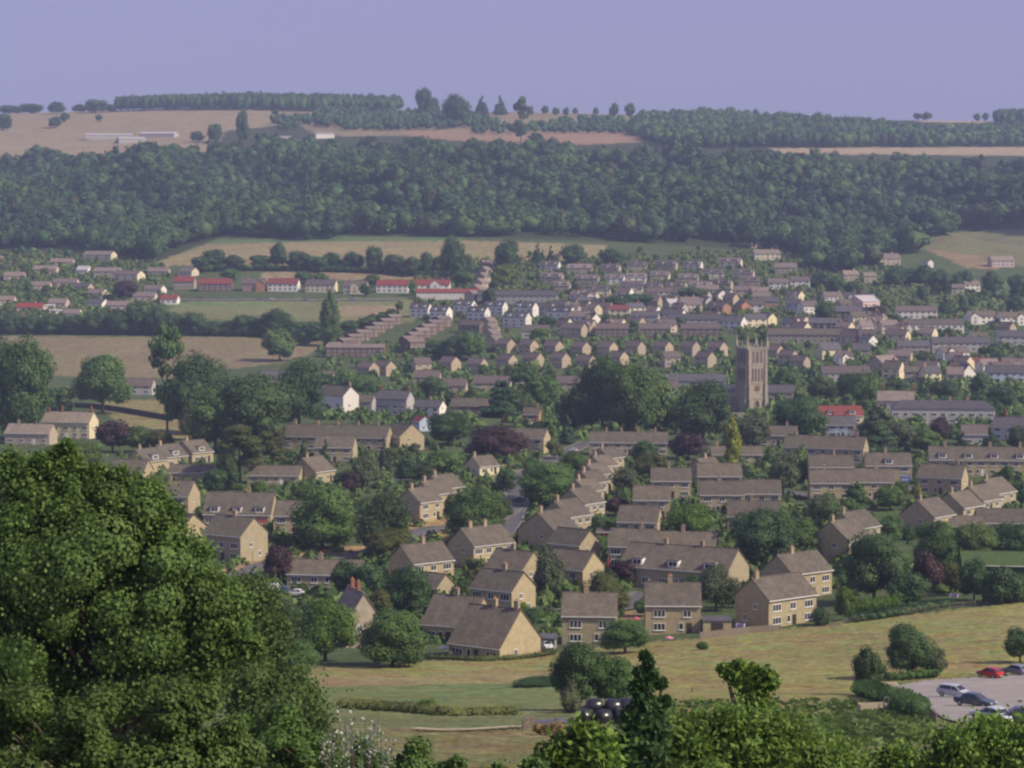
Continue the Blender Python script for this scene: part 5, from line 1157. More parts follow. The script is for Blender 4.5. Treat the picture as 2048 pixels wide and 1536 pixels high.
# ---------------------------------------------------------------- garden trees and shrubs in the gaps
rs = random.Random(5)
def clear(x, y, r, roads=True):
    for (a_, b_, *q) in PLACED:
        if abs(a_ - x) < 40 and (a_ - x) ** 2 + (b_ - y) ** 2 < (q[0] * 0.78 + r) ** 2: return False
    if roads:
        for (a_, b_, q) in ROADXY:
            if abs(a_ - x) < 12 and (a_ - x) ** 2 + (b_ - y) ** 2 < (q + r) ** 2: return False
    return True
GZ = [([(1060, 500), (1620, 500), (1640, 560), (1640, 630), (1060, 600)], 48, 3.5, 6.5, "small garden tree between the pale far terraces", "small trees between the pale far terraces"),
      ([(830, 605), (1460, 610), (1460, 670), (960, 670)], 27, 3.5, 6.5, "small garden tree between the slate terraces", "small trees between the slate terraces"),
      ([(1560, 600), (2048, 600), (2048, 700), (1700, 690)], 35, 4, 8, "small tree in the gardens of the right hillside town", "small trees of the right hillside town"),
      ([(1550, 700), (2048, 700), (2048, 850), (1560, 850)], 42, 4.5, 9, "leafy garden tree below the right hillside town", "leafy trees below the right hillside town"),
      ([(0, 515), (340, 530), (330, 640), (0, 650)], 46, 4, 8, "small garden tree of the left suburb", "small trees of the left suburb"),
      ([(640, 730), (1160, 730), (1160, 850), (1000, 850), (640, 780)], 35, 5, 9, "leafy tree among the mid town roofs", "leafy trees among the mid town roofs"),
      ([(960, 690), (1460, 690), (1460, 720), (960, 720)], 16, 3, 5, "little tree between the two rows of gables", "little trees between the gable rows"),
      ([(640, 905), (1000, 905), (1000, 1000), (640, 1000)], 10, 4, 6, "garden tree of the middle estate gardens", "trees of the middle estate gardens"),
      ([(1200, 900), (1600, 900), (1600, 1130), (1200, 1130)], 10, 3.5, 6, "garden tree between the brown estate roofs", "trees between the brown estate roofs"),
      ([(1600, 960), (2048, 960), (2048, 1100), (1600, 1100)], 14, 4, 7, "garden tree below the stepped brown roofs", "trees below the stepped brown roofs")]
for poly, cnt, h0, h1, lb, gr in GZ:
    k = 0; tries = 0
    while k < cnt and tries < cnt * 30:
        tries += 1
        x = rs.uniform(min(p[0] for p in poly), max(p[0] for p in poly)); y = rs.uniform(min(p[1] for p in poly), max(p[1] for p in poly))
        if not inpoly(np.array([x]), np.array([y]), poly)[0]: continue
        P = place(x, y, 0, 380); hh = rs.uniform(h0, h1)
        if not clear(P.x, P.y, 1.6): continue
        k += 1
        tree_at(P, hh * rs.uniform(0.75, 1.15), hh, rs.choice(["broad", "dark", "broad", "dark", "olive", "pale", "bush", "dbush", "con"]) if h0 < 5 else rs.choice(["broad", "dark", "broad", "olive"]), lb, gr, cat="garden tree", name="garden_tree")
def shrubs(name, poly, n, hs_, seed, lm, leafn=26, leaf=0.3):
    """low garden growth nobody could count: one object"""
    rg = np.random.default_rng(seed); out_ = []; iv, fi = ico()
    got = 0; tr_ = 0
    while got < n and tr_ < n * 6:
        tr_ += 1
        x = rg.uniform(min(p[0] for p in poly), max(p[0] for p in poly)); y = rg.uniform(min(p[1] for p in poly), max(p[1] for p in poly))
        if not inpoly(np.array([x]), np.array([y]), poly)[0]: continue
        P = place(x, y, 0, 380)
        if not clear(P.x, P.y, 0.4): continue
        got += 1
        h_ = rg.uniform(*hs_); wd = h_ * rg.uniform(0.9, 1.8)
        d = unit(rg, leafn); d[:, 2] = np.abs(d[:, 2])
        V, Fq = leaf_cards(d * rg.uniform(.8, 1.1, (leafn, 1)), d * .8 + rg.standard_normal(d.shape) * .3, 0.55, rg)
        base = np.array([P.x, P.y, P.z]); sc_ = np.array([wd * .5, wd * .5, h_ * .9])
        out_.append((V * sc_ + base, Fq, 0)); out_.append((iv * sc_ * .85 + base, fi, 0))
    return tag(obj(name, np_mesh(name, out_, [LEAF[lm]])), kind="stuff")
shrubs("garden_shrubbery", [(230, 900), (560, 880), (1160, 890), (2048, 890), (2048, 1180), (1500, 1200), (1000, 1290), (560, 1290), (300, 1050)], 2300, (0.8, 3.6), 1, "shrub")
shrubs("garden_shrubbery", [(640, 690), (1460, 670), (2048, 640), (2048, 880), (1160, 880), (640, 840)], 2400, (1.4, 5.2), 2, "shrub", 20)
shrubs("garden_shrubbery", [(830, 520), (1640, 500), (2048, 590), (2048, 640), (1460, 670), (830, 640)], 3600, (1.4, 4.6), 3, "shrub", 14)
shrubs("garden_shrubbery", [(0, 505), (330, 530), (330, 660), (0, 664)], 1800, (1.4, 5.0), 4, "shrub", 14)
# ---------------------------------------------------------------- near leaves: each tree in front of the viewpoint
def near_crown(name, d, blobs, nleaf, leaf, lm, label, cat, seed, asp=1.25, core=0.0, spread=1.0, stems=True, up=0.3, sub=9, loose=0.55, lf=0.33):
    """a near tree or bush; blobs are column, row, radius in photo pixels at distance d (offset)"""
    rng = np.random.default_rng(seed)
    C, Q = [], []
    for b_ in blobs:
        dd = d + (b_[3] if len(b_) > 3 else 0)
        p = at(b_[0], b_[1], dd); r = b_[2] / F * dd
        for j in range(sub):
            u = unit(rng, 1)[0]; k = rng.uniform(0.35, 0.8)
            C.append(np.array(p) + u * r * k * np.array([1, 1.1, 1])); q = r * rng.uniform(0.28, 0.46); Q.append([q, q, q * 0.85])
    C = np.array(C); Q = np.array(Q)
    base = np.array([C[:, 0].mean(), C[:, 1].mean(), 0.0]); base[2] = ground_z(base[0], base[1])
    C = C - base
    parts = crown_parts(C, Q, nleaf, leaf, rng, C.mean(0), core=core, asp=asp, up=up, inner=0.6)
    # a finer scatter inside, so the crown has depth
    k = rng.choice(len(C), int(nleaf * lf)); P = C[k] + rng.standard_normal((len(k), 3)) * Q[k] * loose
    N = unit(rng, len(k)); parts.append((*leaf_cards(P, N, leaf, rng, asp), 0))
    o = empty(name, base); tag(o, label, cat)
    obj("crown", np_mesh("crown", parts, [LEAF[lm]]), o)
    if stems:
        m = MB(); zt = C[:, 2].mean(); r0 = 0.022 * max(3.0, C[:, 2].max())
        m.tube((0, 0, -0.6), (0.1, 0.05, zt * 0.6), r0, r0 * 0.7, 9)
        for i in range(0, len(C), 3):
            m.tube((0.1, 0.05, zt * rng.uniform(0.3, 0.6)), tuple(C[i]), r0 * 0.35, 0.012, 5)
        m.build("trunk", M_BARK, o)
    return o
near_crown("maple_tree", 62, [(20, 930, 28), (85, 925, 22), (190, 955, 24), (236, 950, 16), (300, 975, 20), (340, 1030, 24), (392, 1095, 26), (430, 1165, 28), (475, 1215, 26), (500, 1290, 30), (112, 905, 12), (40, 1010, 80), (150, 1010, 75), (132, 935, 34), (132, 890, 14), (60, 960, 60), (235, 990, 70), (290, 1010, 65), (120, 1120, 170), (280, 1120, 120), (345, 1090, 55), (365, 1160, 75), (150, 1270, 190, 2), (320, 1250, 130), (420, 1200, 70), (440, 1280, 75), (400, 1340, 90), (255, 1370, 120), (60, 1330, 160), (170, 1200, 120), (240, 1250, 110), (-40, 1150, 140), (-60, 1350, 140)],
           150000, 0.098, "maple", "huge leafy maple filling the lower left corner", "maple tree", 11, 1.1, sub=13, core=0.62, loose=0.85, lf=0.45)
near_crown("hawthorn_tree", 118, [(505, 1215, 50), (530, 1280, 60), (490, 1330, 90), (575, 1370, 50), (540, 1420, 85), (605, 1440, 45), (480, 1185, 30), (620, 1490, 50)], 34000, 0.15, "soft", "soft green tree between the maple and the meadow", "tree", 12, core=0.5, loose=1.0, lf=0.8, sub=13)
near_crown("hazel_bush", 44, [(345, 1500, 80), (330, 1548, 90), (215, 1545, 95), (60, 1450, 90), (-30, 1500, 110), (0, 1420, 60), (200, 1440, 80), (330, 1425, 75), (420, 1450, 70), (130, 1530, 110), (300, 1530, 110), (470, 1520, 80)], 26000, 0.075, "hazel", "yellowish hazel thicket at the foot of the maple", "bush", 13, core=0.5)
near_crown("bramble_bush", 50, [(540, 1500, 80), (640, 1530, 70), (740, 1545, 70), (830, 1545, 60), (900, 1555, 45), (985, 1560, 36), (1065, 1548, 34), (560, 1440, 40), (480, 1465, 40)], 15000, 0.085, "broad", "dark leafy bush under the silvery shoots", "bush", 14, core=0.5)
W_ = "willow"
near_crown("willow_bush", 58, [(1340, 1572, 85), (1420, 1542, 85), (1500, 1522, 75), (1400, 1482, 55), (1470, 1472, 50), (1560, 1492, 60), (1590, 1552, 85)], 42000, 0.085, W_, "bright green willow thicket in the lower middle right", "bush", 15, 2.0, core=0.5, loose=1.0, lf=0.8, sub=14)
near_crown("willow_bush", 64, [(1650, 1532, 60), (1690, 1572, 75), (1760, 1582, 65), (1820, 1602, 60), (1840, 1542, 40), (1790, 1517, 26)], 26000, 0.085, W_, "willow bush with a dip, between the two larger thickets", "bush", 16, 2.0, core=0.5, loose=1.0, lf=0.8, sub=14)
near_crown("willow_bush", 60, [(1920, 1516, 65), (1980, 1496, 60), (2030, 1536, 80), (1900, 1566, 70), (2080, 1496, 70)], 30000, 0.085, W_, "bright thicket in the lower right corner below the cars", "bush", 17, 2.0, core=0.5, loose=1.0, lf=0.8, sub=14)
near_crown("alder_tree", 54, [(1297, 1325, 6), (1280, 1345, 8), (1304, 1350, 10), (1270, 1372, 8), (1295, 1372, 12), (1322, 1368, 7), (1282, 1396, 14), (1306, 1410, 16), (1330, 1402, 7), (1260, 1428, 12), (1290, 1440, 26), (1320, 1450, 18), (1262, 1470, 24), (1295, 1490, 44), (1262, 1525, 50), (1240, 1500, 22), (1290, 1312, 5)], 9000, 0.10, "dark", "dark drooping young tree standing above the willow thicket", "tree", 18, 2.4, core=0, loose=1.0, lf=1.0, sub=12)
near_crown("ash_sapling", 62, [(1450, 1338, 9), (1478, 1330, 10), (1466, 1352, 14), (1500, 1342, 14), (1530, 1350, 14), (1545, 1366, 9), (1490, 1368, 16), (1515, 1372, 14), (1510, 1395, 24), (1520, 1420, 30)], 2200, 0.10, W_, "spindly sapling head poking above the willow thicket", "sapling", 19, 2.0, core=0, sub=10, loose=1.5, lf=1.3)
near_crown("willow_sapling", 52, [(1130, 1500, 24), (1110, 1520, 26), (1160, 1470, 20), (1200, 1480, 26), (1190, 1520, 40), (1150, 1540, 40), (1080, 1540, 26)], 3400, 0.10, W_, "sparse young willow left of the dark drooping tree", "sapling", 20, 2.0, core=0, sub=9, loose=1.5, lf=1.3)
def silver_shoots():
    rng = np.random.default_rng(21); d = 46.0
    p0 = at(715, 1560, d); base = np.array([p0.x, p0.y, ground_z(p0.x, p0.y)])
    o = empty("silver_shrub", base); tag(o, "silvery white leaved shoots above the dark bush", "shrub")
    st = MB(); P = []
    tops = [(676, 1415), (690, 1440), (700, 1455), (664, 1450), (702, 1422), (650, 1452), (730, 1440), (742, 1438), (748, 1445), (757, 1440), (762, 1465), (772, 1470), (787, 1475), (720, 1460), (645, 1480), (738, 1475), (690, 1490), (710, 1500), (668, 1490), (775, 1500), (655, 1515), (700, 1530)]
    for (x, y) in tops:
        t_ = np.array(at(x, y, d + rng.uniform(-1, 1))) - base; b_ = np.array([t_[0] * 0.75 + rng.normal(0, .1), t_[1] * .6, 0.3])
        st.tube(tuple(b_), tuple(t_), 0.02, 0.006, 5)
        ln = 0.5 + rng.random() * 0.35
        dirn = (t_ - b_) / np.linalg.norm(t_ - b_)
        for k in range(20):
            P.append(t_ - dirn * ln * rng.random() ** 1.2 * 1.15 + rng.normal(0, 0.035, 3))
    P = np.array(P); N = unit(rng, len(P)); N[:, 1] -= 0.5; N /= np.linalg.norm(N, axis=1, keepdims=True)
    obj("leaves", np_mesh("leaves", [(*leaf_cards(P, N, 0.042, rng, 2.1), 0)], [LEAF["silver"]]), o)
    st.build("stems", M_BARK, o)
silver_shoots()
# rough grass tufts on the near slope and the dry field
def tufts(name, poly, n, hh, lm, seed, wid=0.25):
    rg = np.random.default_rng(seed); V = []; got = 0
    xs = [p[0] for p in poly]; ys = [p[1] for p in poly]
    X = rg.uniform(min(xs), max(xs), n * 2); Y = rg.uniform(min(ys), max(ys), n * 2)
    ok = inpoly(X, Y, poly); X = X[ok][:n]; Y = Y[ok][:n]
    for x, y in zip(X, Y):
        P = place(x, y, 0, 90); h_ = rg.uniform(*hh); a_ = rg.uniform(0, 3.14); dx, dy = math.cos(a_) * wid * h_, math.sin(a_) * wid * h_
        lx, ly = rg.normal(0, .25 * h_, 2)
        V += [(P.x - dx, P.y - dy, P.z - .1), (P.x + dx, P.y + dy, P.z - .1), (P.x + dx * 1.6 + lx, P.y + dy * 1.6 + ly, P.z + h_), (P.x - dx * 1.6 + lx, P.y - dy * 1.6 + ly, P.z + h_ * .8)]
    tag(obj(name, np_mesh(name, [(V, np.arange(len(V)).reshape(-1, 4), 0)], [LEAF[lm]])), kind="stuff")
tufts("rough_grass", [(1300, 1400), (1720, 1400), (1860, 1440), (1900, 1480), (1650, 1500), (1300, 1490)], 2600, (0.12, 0.4), "soft", 33, 0.8)

# ---------------------------------------------------------------- silage bales
M_WRAP = mk("black bale wrap", (0.018, 0.018, 0.022), 0.3, 4.0, 0.28, 0.1, spec=0.6)
def bale_mesh():
    m = MB(); n = 22; prof = [(-0.62, 0.0), (-0.62, 0.42), (-0.57, 0.58), (-0.42, 0.665), (0, 0.69), (0.42, 0.665), (0.57, 0.58), (0.62, 0.42), (0.62, 0.0)]
    rg = random.Random(2); v = []
    for x, r in prof:
        for i in range(n):
            q = r * (1 + rg.uniform(-0.025, 0.025)); v.append((x + rg.uniform(-.02, .02), q * math.cos(6.2832 * i / n), q * math.sin(6.2832 * i / n)))
    f = [(k * n + i, k * n + (i + 1) % n, (k + 1) * n + (i + 1) % n, (k + 1) * n + i) for k in range(len(prof) - 1) for i in range(n)]
    m.add(v, f); return m.mesh("silage_bale", [M_WRAP], True)
BM_ = bale_mesh()
b0 = place(1215, 1446, 0, 150)
BL = [(-1.9, 0.0, 0, "leftmost low"), (-0.35, -0.35, 0, "front low"), (1.2, 0.1, 0, "middle low"), (2.6, 0.5, 0, "right low"), (-1.1, 1.3, 1, "left raised"), (0.5, 1.1, 1, "middle raised"), (1.7, 1.5, 1, "right raised"), (-1.5, 1.6, 0, "rear left"), (0.2, 1.7, 0, "rear middle"), (1.8, 1.9, 0, "rear right"), (2.9, 2.2, 1, "rear raised")]
for x, y, lv, ps in BL:
    o = obj("silage_bale", BM_, None, (b0.x + x * 0.98, b0.y + y, ground_z(b0.x, b0.y) + 0.55 + lv * 0.58), 0.5 + 0.3 * math.sin(x * 9 + y))
    tag(o, f"{ps} black wrapped bale of the heap beside the pale willow", "silage bale", "heap of black silage bales")
sh = place(1115, 1447, 0, 150)
m = MB(); rg = random.Random(4); nx, ny = 14, 6; v = []
for j in range(ny):
    for i in range(nx): v.append((i * 0.26 - 1.8, j * 0.35 - 0.8, 0.10 + rg.uniform(0, 0.16)))
m.add(v, [(j * nx + i, j * nx + i + 1, (j + 1) * nx + i + 1, (j + 1) * nx + i) for j in range(ny - 1) for i in range(nx - 1)])
tag(m.build("plastic_sheet", mk("grey plastic sheet", (0.10, 0.10, 0.125), 0.3, 3, 0.35), None, sh, 0.05), "crumpled dark grey plastic sheet lying left of the bales", "plastic sheet")

# ---------------------------------------------------------------- cars
M_TYRE = mk("tyre", (0.02, 0.02, 0.02), 0.2, 5); M_RIM = mk("wheel rim", (0.4, 0.4, 0.42), 0.1, 3, 0.35, metal=0.6)
M_LAMP = mk("lamp glass", (0.6, 0.6, 0.58), 0.1, 3, 0.15); M_TAIL = mk("tail lamp", (0.35, 0.02, 0.015), 0.1, 3, 0.2); M_PLATE = mk("number plate", (0.7, 0.62, 0.25), 0.05, 3, 0.4); M_BUMP = mk("bumper plastic", (0.05, 0.05, 0.055), 0.15, 3, 0.6)
_paint = {}
def paint(c):
    if c not in _paint: _paint[c] = mk("car paint", c, 0.05, 1, 0.3, 0.0, spec=0.5, coat=0.6)
    return _paint[c]
def loft(secs):
    v = []; f = []; n = len(secs[0])
    for s in secs: v += s
    for k in range(len(secs) - 1):
        for i in range(n): f.append((k * n + i, k * n + (i + 1) % n, (k + 1) * n + (i + 1) % n, (k + 1) * n + i))
    f.append(tuple(range(n))[::-1]); f.append(tuple(range((len(secs) - 1) * n, len(secs) * n)))
    return v, f
def car(P, rz, colour, label, style="hatch", name="car", cat="car"):
    L = {"hatch": 3.9, "saloon": 4.4, "estate": 4.5, "van": 5.0}[style]
    o = empty(name, P, rz); tag(o, label, cat, None)
    if style == "van":
        prof = [(-2.5, .35, 1.0, .80), (-2.42, .28, 1.05, .92), (-1.5, .25, 1.05, .95), (1.2, .25, 1.05, .95), (1.9, .25, 1.0, .94), (2.4, .3, .9, .86), (2.5, .38, .7, .78)]
        cab = [(-2.4, 2.0, .86), (-2.3, 2.2, .84), (0.6, 2.25, .84), (1.0, 2.2, .82), (1.65, 1.06, .86)]; g0 = 0.5
    else:
        h = L / 2
        prof = [(-h, .42, .72, .62), (-h + .08, .30, .86, .74), (-h + .5, .24, .90, .81), (-.6, .22, .90, .83), (.7, .22, .90, .83), (h - .75, .24, .82, .80), (h - .2, .28, .70, .72), (h, .40, .60, .60)]
        cab = {"hatch": [(-h + .12, .88, .72), (-h + .55, 1.32, .60), (-.9, 1.40, .60), (.1, 1.38, .60), (.95, .89, .74)],
               "saloon": [(-h + .75, .89, .72), (-1.0, 1.33, .60), (-.5, 1.39, .60), (.2, 1.36, .60), (1.05, .88, .74)],
               "estate": [(-h + .15, .90, .74), (-h + .4, 1.36, .63), (-.8, 1.43, .62), (.2, 1.40, .61), (1.05, .88, .74)]}[style]; g0 = 0
    secs = []
    for x, zb, zt, wd in prof:
        zm = zb + (zt - zb) * .45
        secs.append([(x, -wd * .93, zb), (x, -wd, zm), (x, -wd * .97, zt - .03), (x, -wd * .86, zt), (x, wd * .86, zt), (x, wd * .97, zt - .03), (x, wd, zm), (x, wd * .93, zb)])
    v, f = loft(secs); body = MB().add(v, f).build("body", paint(colour), o, smooth=False)
    bb = .80 if style != "van" else .9
    roofv = []
    secs = []
    for x, z, wd in cab:
        z0 = .84 if style != "van" else 1.0
        secs.append([(x, -bb * .93, z0), (x, -wd, max(z, z0 + .02)), (x, -wd * .8, max(z, z0 + .02) + .03), (x, wd * .8, max(z, z0 + .02) + .03), (x, wd, max(z, z0 + .02)), (x, bb * .93, z0)])
    v, f = loft(secs); MB().add(v, f).build("roof", paint(colour), o)
    c0, c1, c2, c3, c4 = cab; z0 = .93 if style != "van" else 1.2
    def quad(nm, pts, off):
        n_ = (Vector(pts[1]) - Vector(pts[0])).cross(Vector(pts[2]) - Vector(pts[0])).normalized()
        if n_.dot(Vector(off)) < 0: n_ = -n_
        q = [Vector(p) + n_ * .015 for p in pts] + [Vector(p) - n_ * .01 for p in pts]
        MB().add(q, [(0, 1, 2, 3), (7, 6, 5, 4), (0, 4, 5, 1), (1, 5, 6, 2), (2, 6, 7, 3), (3, 7, 4, 0)]).build(nm, M_GLASS, o)
    def lerp(p, q, t): return tuple(a_ + (b_ - a_) * t for a_, b_ in zip(p, q))
    for s in (-1, 1):                       # side windows between belt and roof
        def side(x, t):                     # point on the side face
            for k in range(4):
                if cab[k][0] <= x <= cab[k + 1][0]:
                    u = (x - cab[k][0]) / (cab[k + 1][0] - cab[k][0]); zt = cab[k][1] + (cab[k + 1][1] - cab[k][1]) * u; wt = cab[k][2] + (cab[k + 1][2] - cab[k][2]) * u
            zb = .84 if style != "van" else 1.0
            return (x, s * (bb * .93 + (wt - bb * .93) * t), zb + (zt - zb) * t)
        if style == "van":
            quad("window", [side(.75, .35), side(1.2, .35), side(1.05, .85), side(.75, .9)], (0, s, 0))
        else:
            quad("window", [side(c1[0] + .05, .18), side(-.32, .18), side(-.32, .88), side(c1[0] + .18, .88)], (0, s, 0))
            quad("window", [side(-.24, .18), side(.62, .22), side(.28, .86), side(-.24, .88)], (0, s, 0))
    if style != "van":
        quad("rear_window", [lerp((c0[0], -c0[2], c0[1]), (c1[0], -c1[2], c1[1]), .2)[:1] + (-.58, lerp(c0, c1, .2)[1] + .03), (lerp(c0, c1, .2)[0], .58, lerp(c0, c1, .2)[1] + .03), (lerp(c0, c1, .88)[0], .52, lerp(c0, c1, .88)[1] + .03), (lerp(c0, c1, .88)[0], -.52, lerp(c0, c1, .88)[1] + .03)], (-1, 0, .3))
    quad("windscreen", [(lerp(c3, c4, .88)[0], -.62, lerp(c3, c4, .88)[1] + .03), (lerp(c3, c4, .88)[0], .62, lerp(c3, c4, .88)[1] + .03), (lerp(c3, c4, .1)[0], .54, lerp(c3, c4, .1)[1] + .03), (lerp(c3, c4, .1)[0], -.54, lerp(c3, c4, .1)[1] + .03)], (1, 0, .3))
    hl = prof[-1][0]; wd = .8 if style != "van" else .92
    for x in (-hl + .78, hl - .82):
        for s in (-1, 1):
            wv = MB().tube((x, s * (wd - .16), .30), (x, s * (wd + .03), .30), .30, .30, 18).build("wheel", M_TYRE, o)
            MB().tube((x, s * (wd + .025), .30), (x, s * (wd + .045), .30), .19, .18, 14).build("rim", M_RIM, wv)
    for s in (-1, 1):
        MB().box(hl - .12, hl + .012, s * .52 - .14, s * .52 + .14, .52, .66).build("headlight", M_LAMP, o)
        MB().box(-hl - .012, -hl + .1, s * .56 - .12, s * .56 + .12, .58, .76).build("tail_light", M_TAIL, o)
        MB().box(.55, .68, s * (wd + .02) - .07, s * (wd + .02) + .07, .92, 1.04).build("mirror", M_BUMP, o)
    MB().box(hl - .05, hl + .05, -.6, .6, .36, .5).build("bumper", M_BUMP, o); MB().box(-hl - .05, -hl + .05, -.6, .6, .38, .54).build("bumper", M_BUMP, o)
    MB().box(-hl - .06, -hl - .045, -.26, .26, .42, .52).build("number_plate", M_PLATE, o)
    return o
def car_px(px, py, ang, colour, label, style="hatch", dmin=200, **k):
    P = place(px, py, 0, dmin); P.z += 0.13 if dmin < 300 else 0.2
    return car(P, R(ang), colour, label, style, **k)
car_px(1980, 1356, 128, (0.42, 0.025, 0.03), "red hatchback at the back of the car park", "hatch")
car_px(2030, 1350, 128, (0.19, 0.20, 0.26), "grey blue hatchback right of the red car", "hatch")
car_px(1912, 1396, -42, (0.46, 0.48, 0.50), "silver estate car in the middle of the car park", "estate")
car_px(1950, 1414, -38, (0.05, 0.07, 0.10), "dark blue saloon parked beside the silver estate", "saloon")
car_px(1985, 1446, 125, (0.50, 0.54, 0.56), "pale silver car half hidden by the corner thicket", "saloon")
car_px(2036, 1450, 170, (0.06, 0.07, 0.10), "dark car half hidden at the right corner thicket", "hatch")
car_px(1147, 905, 60, (0.62, 0.63, 0.64), "white car on the narrow upper street", "saloon", 380)
car_px(1036, 1004, 175, (0.03, 0.035, 0.06), "dark car in the tree shade at the street junction", "saloon", 380)
car_px(1020, 1001, 175, (0.10, 0.10, 0.13), "grey car ahead of the dark one at the street junction", "hatch", 380)
car_px(546, 1190, -10, (0.70, 0.70, 0.70), "white van parked left of the low bungalow", "van", 380, name="van", cat="van")
car_px(562, 1188, 170, (0.05, 0.08, 0.22), "blue car parked just right of the white van", "hatch", 380)
car_px(590, 1193, 170, (0.72, 0.72, 0.70), "white car parked before the low bungalow", "hatch", 380)
car_px(1094, 1300, -75, (0.74, 0.74, 0.72), "white car under the carport", "hatch", 380)
car_px(600, 1085, 180, (0.03, 0.03, 0.04), "dark car in the shade of the street corner tree", "hatch", 380)
for i, (x, y, c) in enumerate([(520, 600, (.1, .12, .3)), (545, 600, (.5, .5, .5)), (612, 601, (.12, .15, .3)), (655, 600, (.4, .05, .05)), (402, 597, (.1, .1, .12)), (705, 600, (.15, .2, .45))]):
    car_px(x, y, 5, c, ["dark blue car at the left of the red roofed street", "pale car before the red roofed white terrace", "blue car left of the cream terrace", "red car before the cream terrace", "black car near the dark fronted terrace", "blue car by the cream gabled house"][i], "hatch", 380)

# ---------------------------------------------------------------- fences, walls and garden things
M_WOOD = mk("weathered fence wood", (0.20, 0.165, 0.13), 0.25, 3.0); M_METAL = mk("dull metal", (0.35, 0.35, 0.35), 0.1, 3, 0.5, metal=0.5)
def fence(pxs, label, panel=0.0, dmin=200, hgt=1.1, step=2.4, name="fence", mat=None):
    P = [place(x, y, 0, dmin) for x, y in pxs]; mat = mat or M_WOOD
    o = empty(name, P[0]); tag(o, label, "fence")
    pts = []
    for i in range(len(P) - 1):
        d = P[i + 1] - P[i]; n = max(1, int(d.length / step))
        pts += [P[i] + d * (k / n) for k in range(n)]
    pts.append(P[-1])
    pts = [Vector((p.x, p.y, ground_z(p.x, p.y))) - P[0] for p in pts]
    for p in pts: MB().taper(p.x, p.y, p.z - .4, p.z + hgt + .1, .09, .08, 6).build("post", mat, o)
    m = MB()
    for a_, b_ in zip(pts[:-1], pts[1:]):
        if panel:
            dv = (b_ - a_); nb = 8
            for k in range(nb):
                q0 = a_ + dv * (k / nb + .008); q1 = a_ + dv * ((k + 1) / nb - .008); t_ = 0.012 * (k % 2)
                nrm = Vector((dv.y, -dv.x, 0)).normalized()
                m.add([q0 + nrm * (.02 + t_) + Vector((0, 0, -.2)), q1 + nrm * (.02 + t_) + Vector((0, 0, -.2)), q1 + nrm * (.02 + t_) + Vector((0, 0, hgt)), q0 + nrm * (.02 + t_) + Vector((0, 0, hgt)),
                       q0 - nrm * .02 + Vector((0, 0, -.2)), q1 - nrm * .02 + Vector((0, 0, -.2)), q1 - nrm * .02 + Vector((0, 0, hgt)), q0 - nrm * .02 + Vector((0, 0, hgt))],
                      [(0, 1, 2, 3), (7, 6, 5, 4), (0, 4, 5, 1), (1, 5, 6, 2), (2, 6, 7, 3), (3, 7, 4, 0)])
        else:
            for hh in (.35, .7, 1.05): m.tube(a_ + Vector((0, 0, hh)), b_ + Vector((0, 0, hh)), .03, .03, 5)
    m.build("panel" if panel else "rail", mat, o)
fence([(900, 1316), (985, 1316), (1065, 1306)], "grey board fence below the chalet houses", 1, 300, 1.1)
fence([(1400, 1278), (1450, 1272), (1500, 1266), (1560, 1262)], "grey board fence left of the fence house", 1, 300, 1.2)
fence([(1660, 1252), (1720, 1244), (1800, 1232), (1900, 1218), (2048, 1204)], "post and rail fence along the top of the dry field", 0, 300)
fence([(1065, 1306), (1130, 1302), (1250, 1296), (1290, 1292)], "post and rail fence behind the bale trees", 0, 300)
fence([(1046, 1460), (1066, 1452)], "short run of old posts at the end of the chalk track", 0, 150, 0.7, 0.9)
fence([(1850, 1418), (1862, 1436), (1872, 1452)], "low wooden rail at the car park mouth", 0, 200, .8)
fence([(1755, 1352), (1800, 1350), (1850, 1348)], "post and rail fence under the car park tree", 0, 200)
# dark field wall by the manor
a_, b_ = None, None
m = MB(); pts = [place(x, y, 0, 380) for x, y in [(150, 815), (200, 818), (250, 825), (300, 834), (345, 842)]]
for p, q in zip(pts[:-1], pts[1:]):
    dv = q - p; nr = Vector((dv.y, -dv.x, 0)).normalized() * .3
    m.add([p + nr + Vector((0, 0, -1)), q + nr + Vector((0, 0, -1)), q + nr + Vector((0, 0, 2.2)), p + nr + Vector((0, 0, 2.2)), p - nr + Vector((0, 0, -1)), q - nr + Vector((0, 0, -1)), q - nr + Vector((0, 0, 2.2)), p - nr + Vector((0, 0, 2.2))],
          [(0, 1, 2, 3), (7, 6, 5, 4), (0, 4, 5, 1), (1, 5, 6, 2), (2, 6, 7, 3), (3, 7, 4, 0)])
tag(m.build("garden_wall", WALL["timber"]), "long dark wall slanting through the park above the manor", "wall")
m = MB(); pts = [place(x, y, 0, 380) for x, y in [(1662, 664), (1720, 660), (1756, 660)]]
for p, q in zip(pts[:-1], pts[1:]): m.box(p.x, q.x - 0.01, p.y - .3, p.y + .3, p.z - 1, p.z + 1.6)
tag(m.build("stone_wall", WALL["stone"]), "pale stone wall beside the far road on the right", "wall")
# carport
P = place(1092, 1298, 0, 380); o = empty("carport", P, R(-4)); tag(o, "grey flat roofed carport between chalet and square house", "carport")
for sx in (-1, 1):
    for sy in (-1, 1): MB().box(sx * 1.7 - .07, sx * 1.7 + .07, sy * 2.3 - .07, sy * 2.3 + .07, -.3, 2.2).build("post", M_WHITE, o)
MB().box(-1.95, 1.95, -2.6, 2.6, 2.2, 2.36).box(-1.85, 1.85, -2.5, 2.5, 2.365, 2.40).build("roof", ROOF["slate"], o)
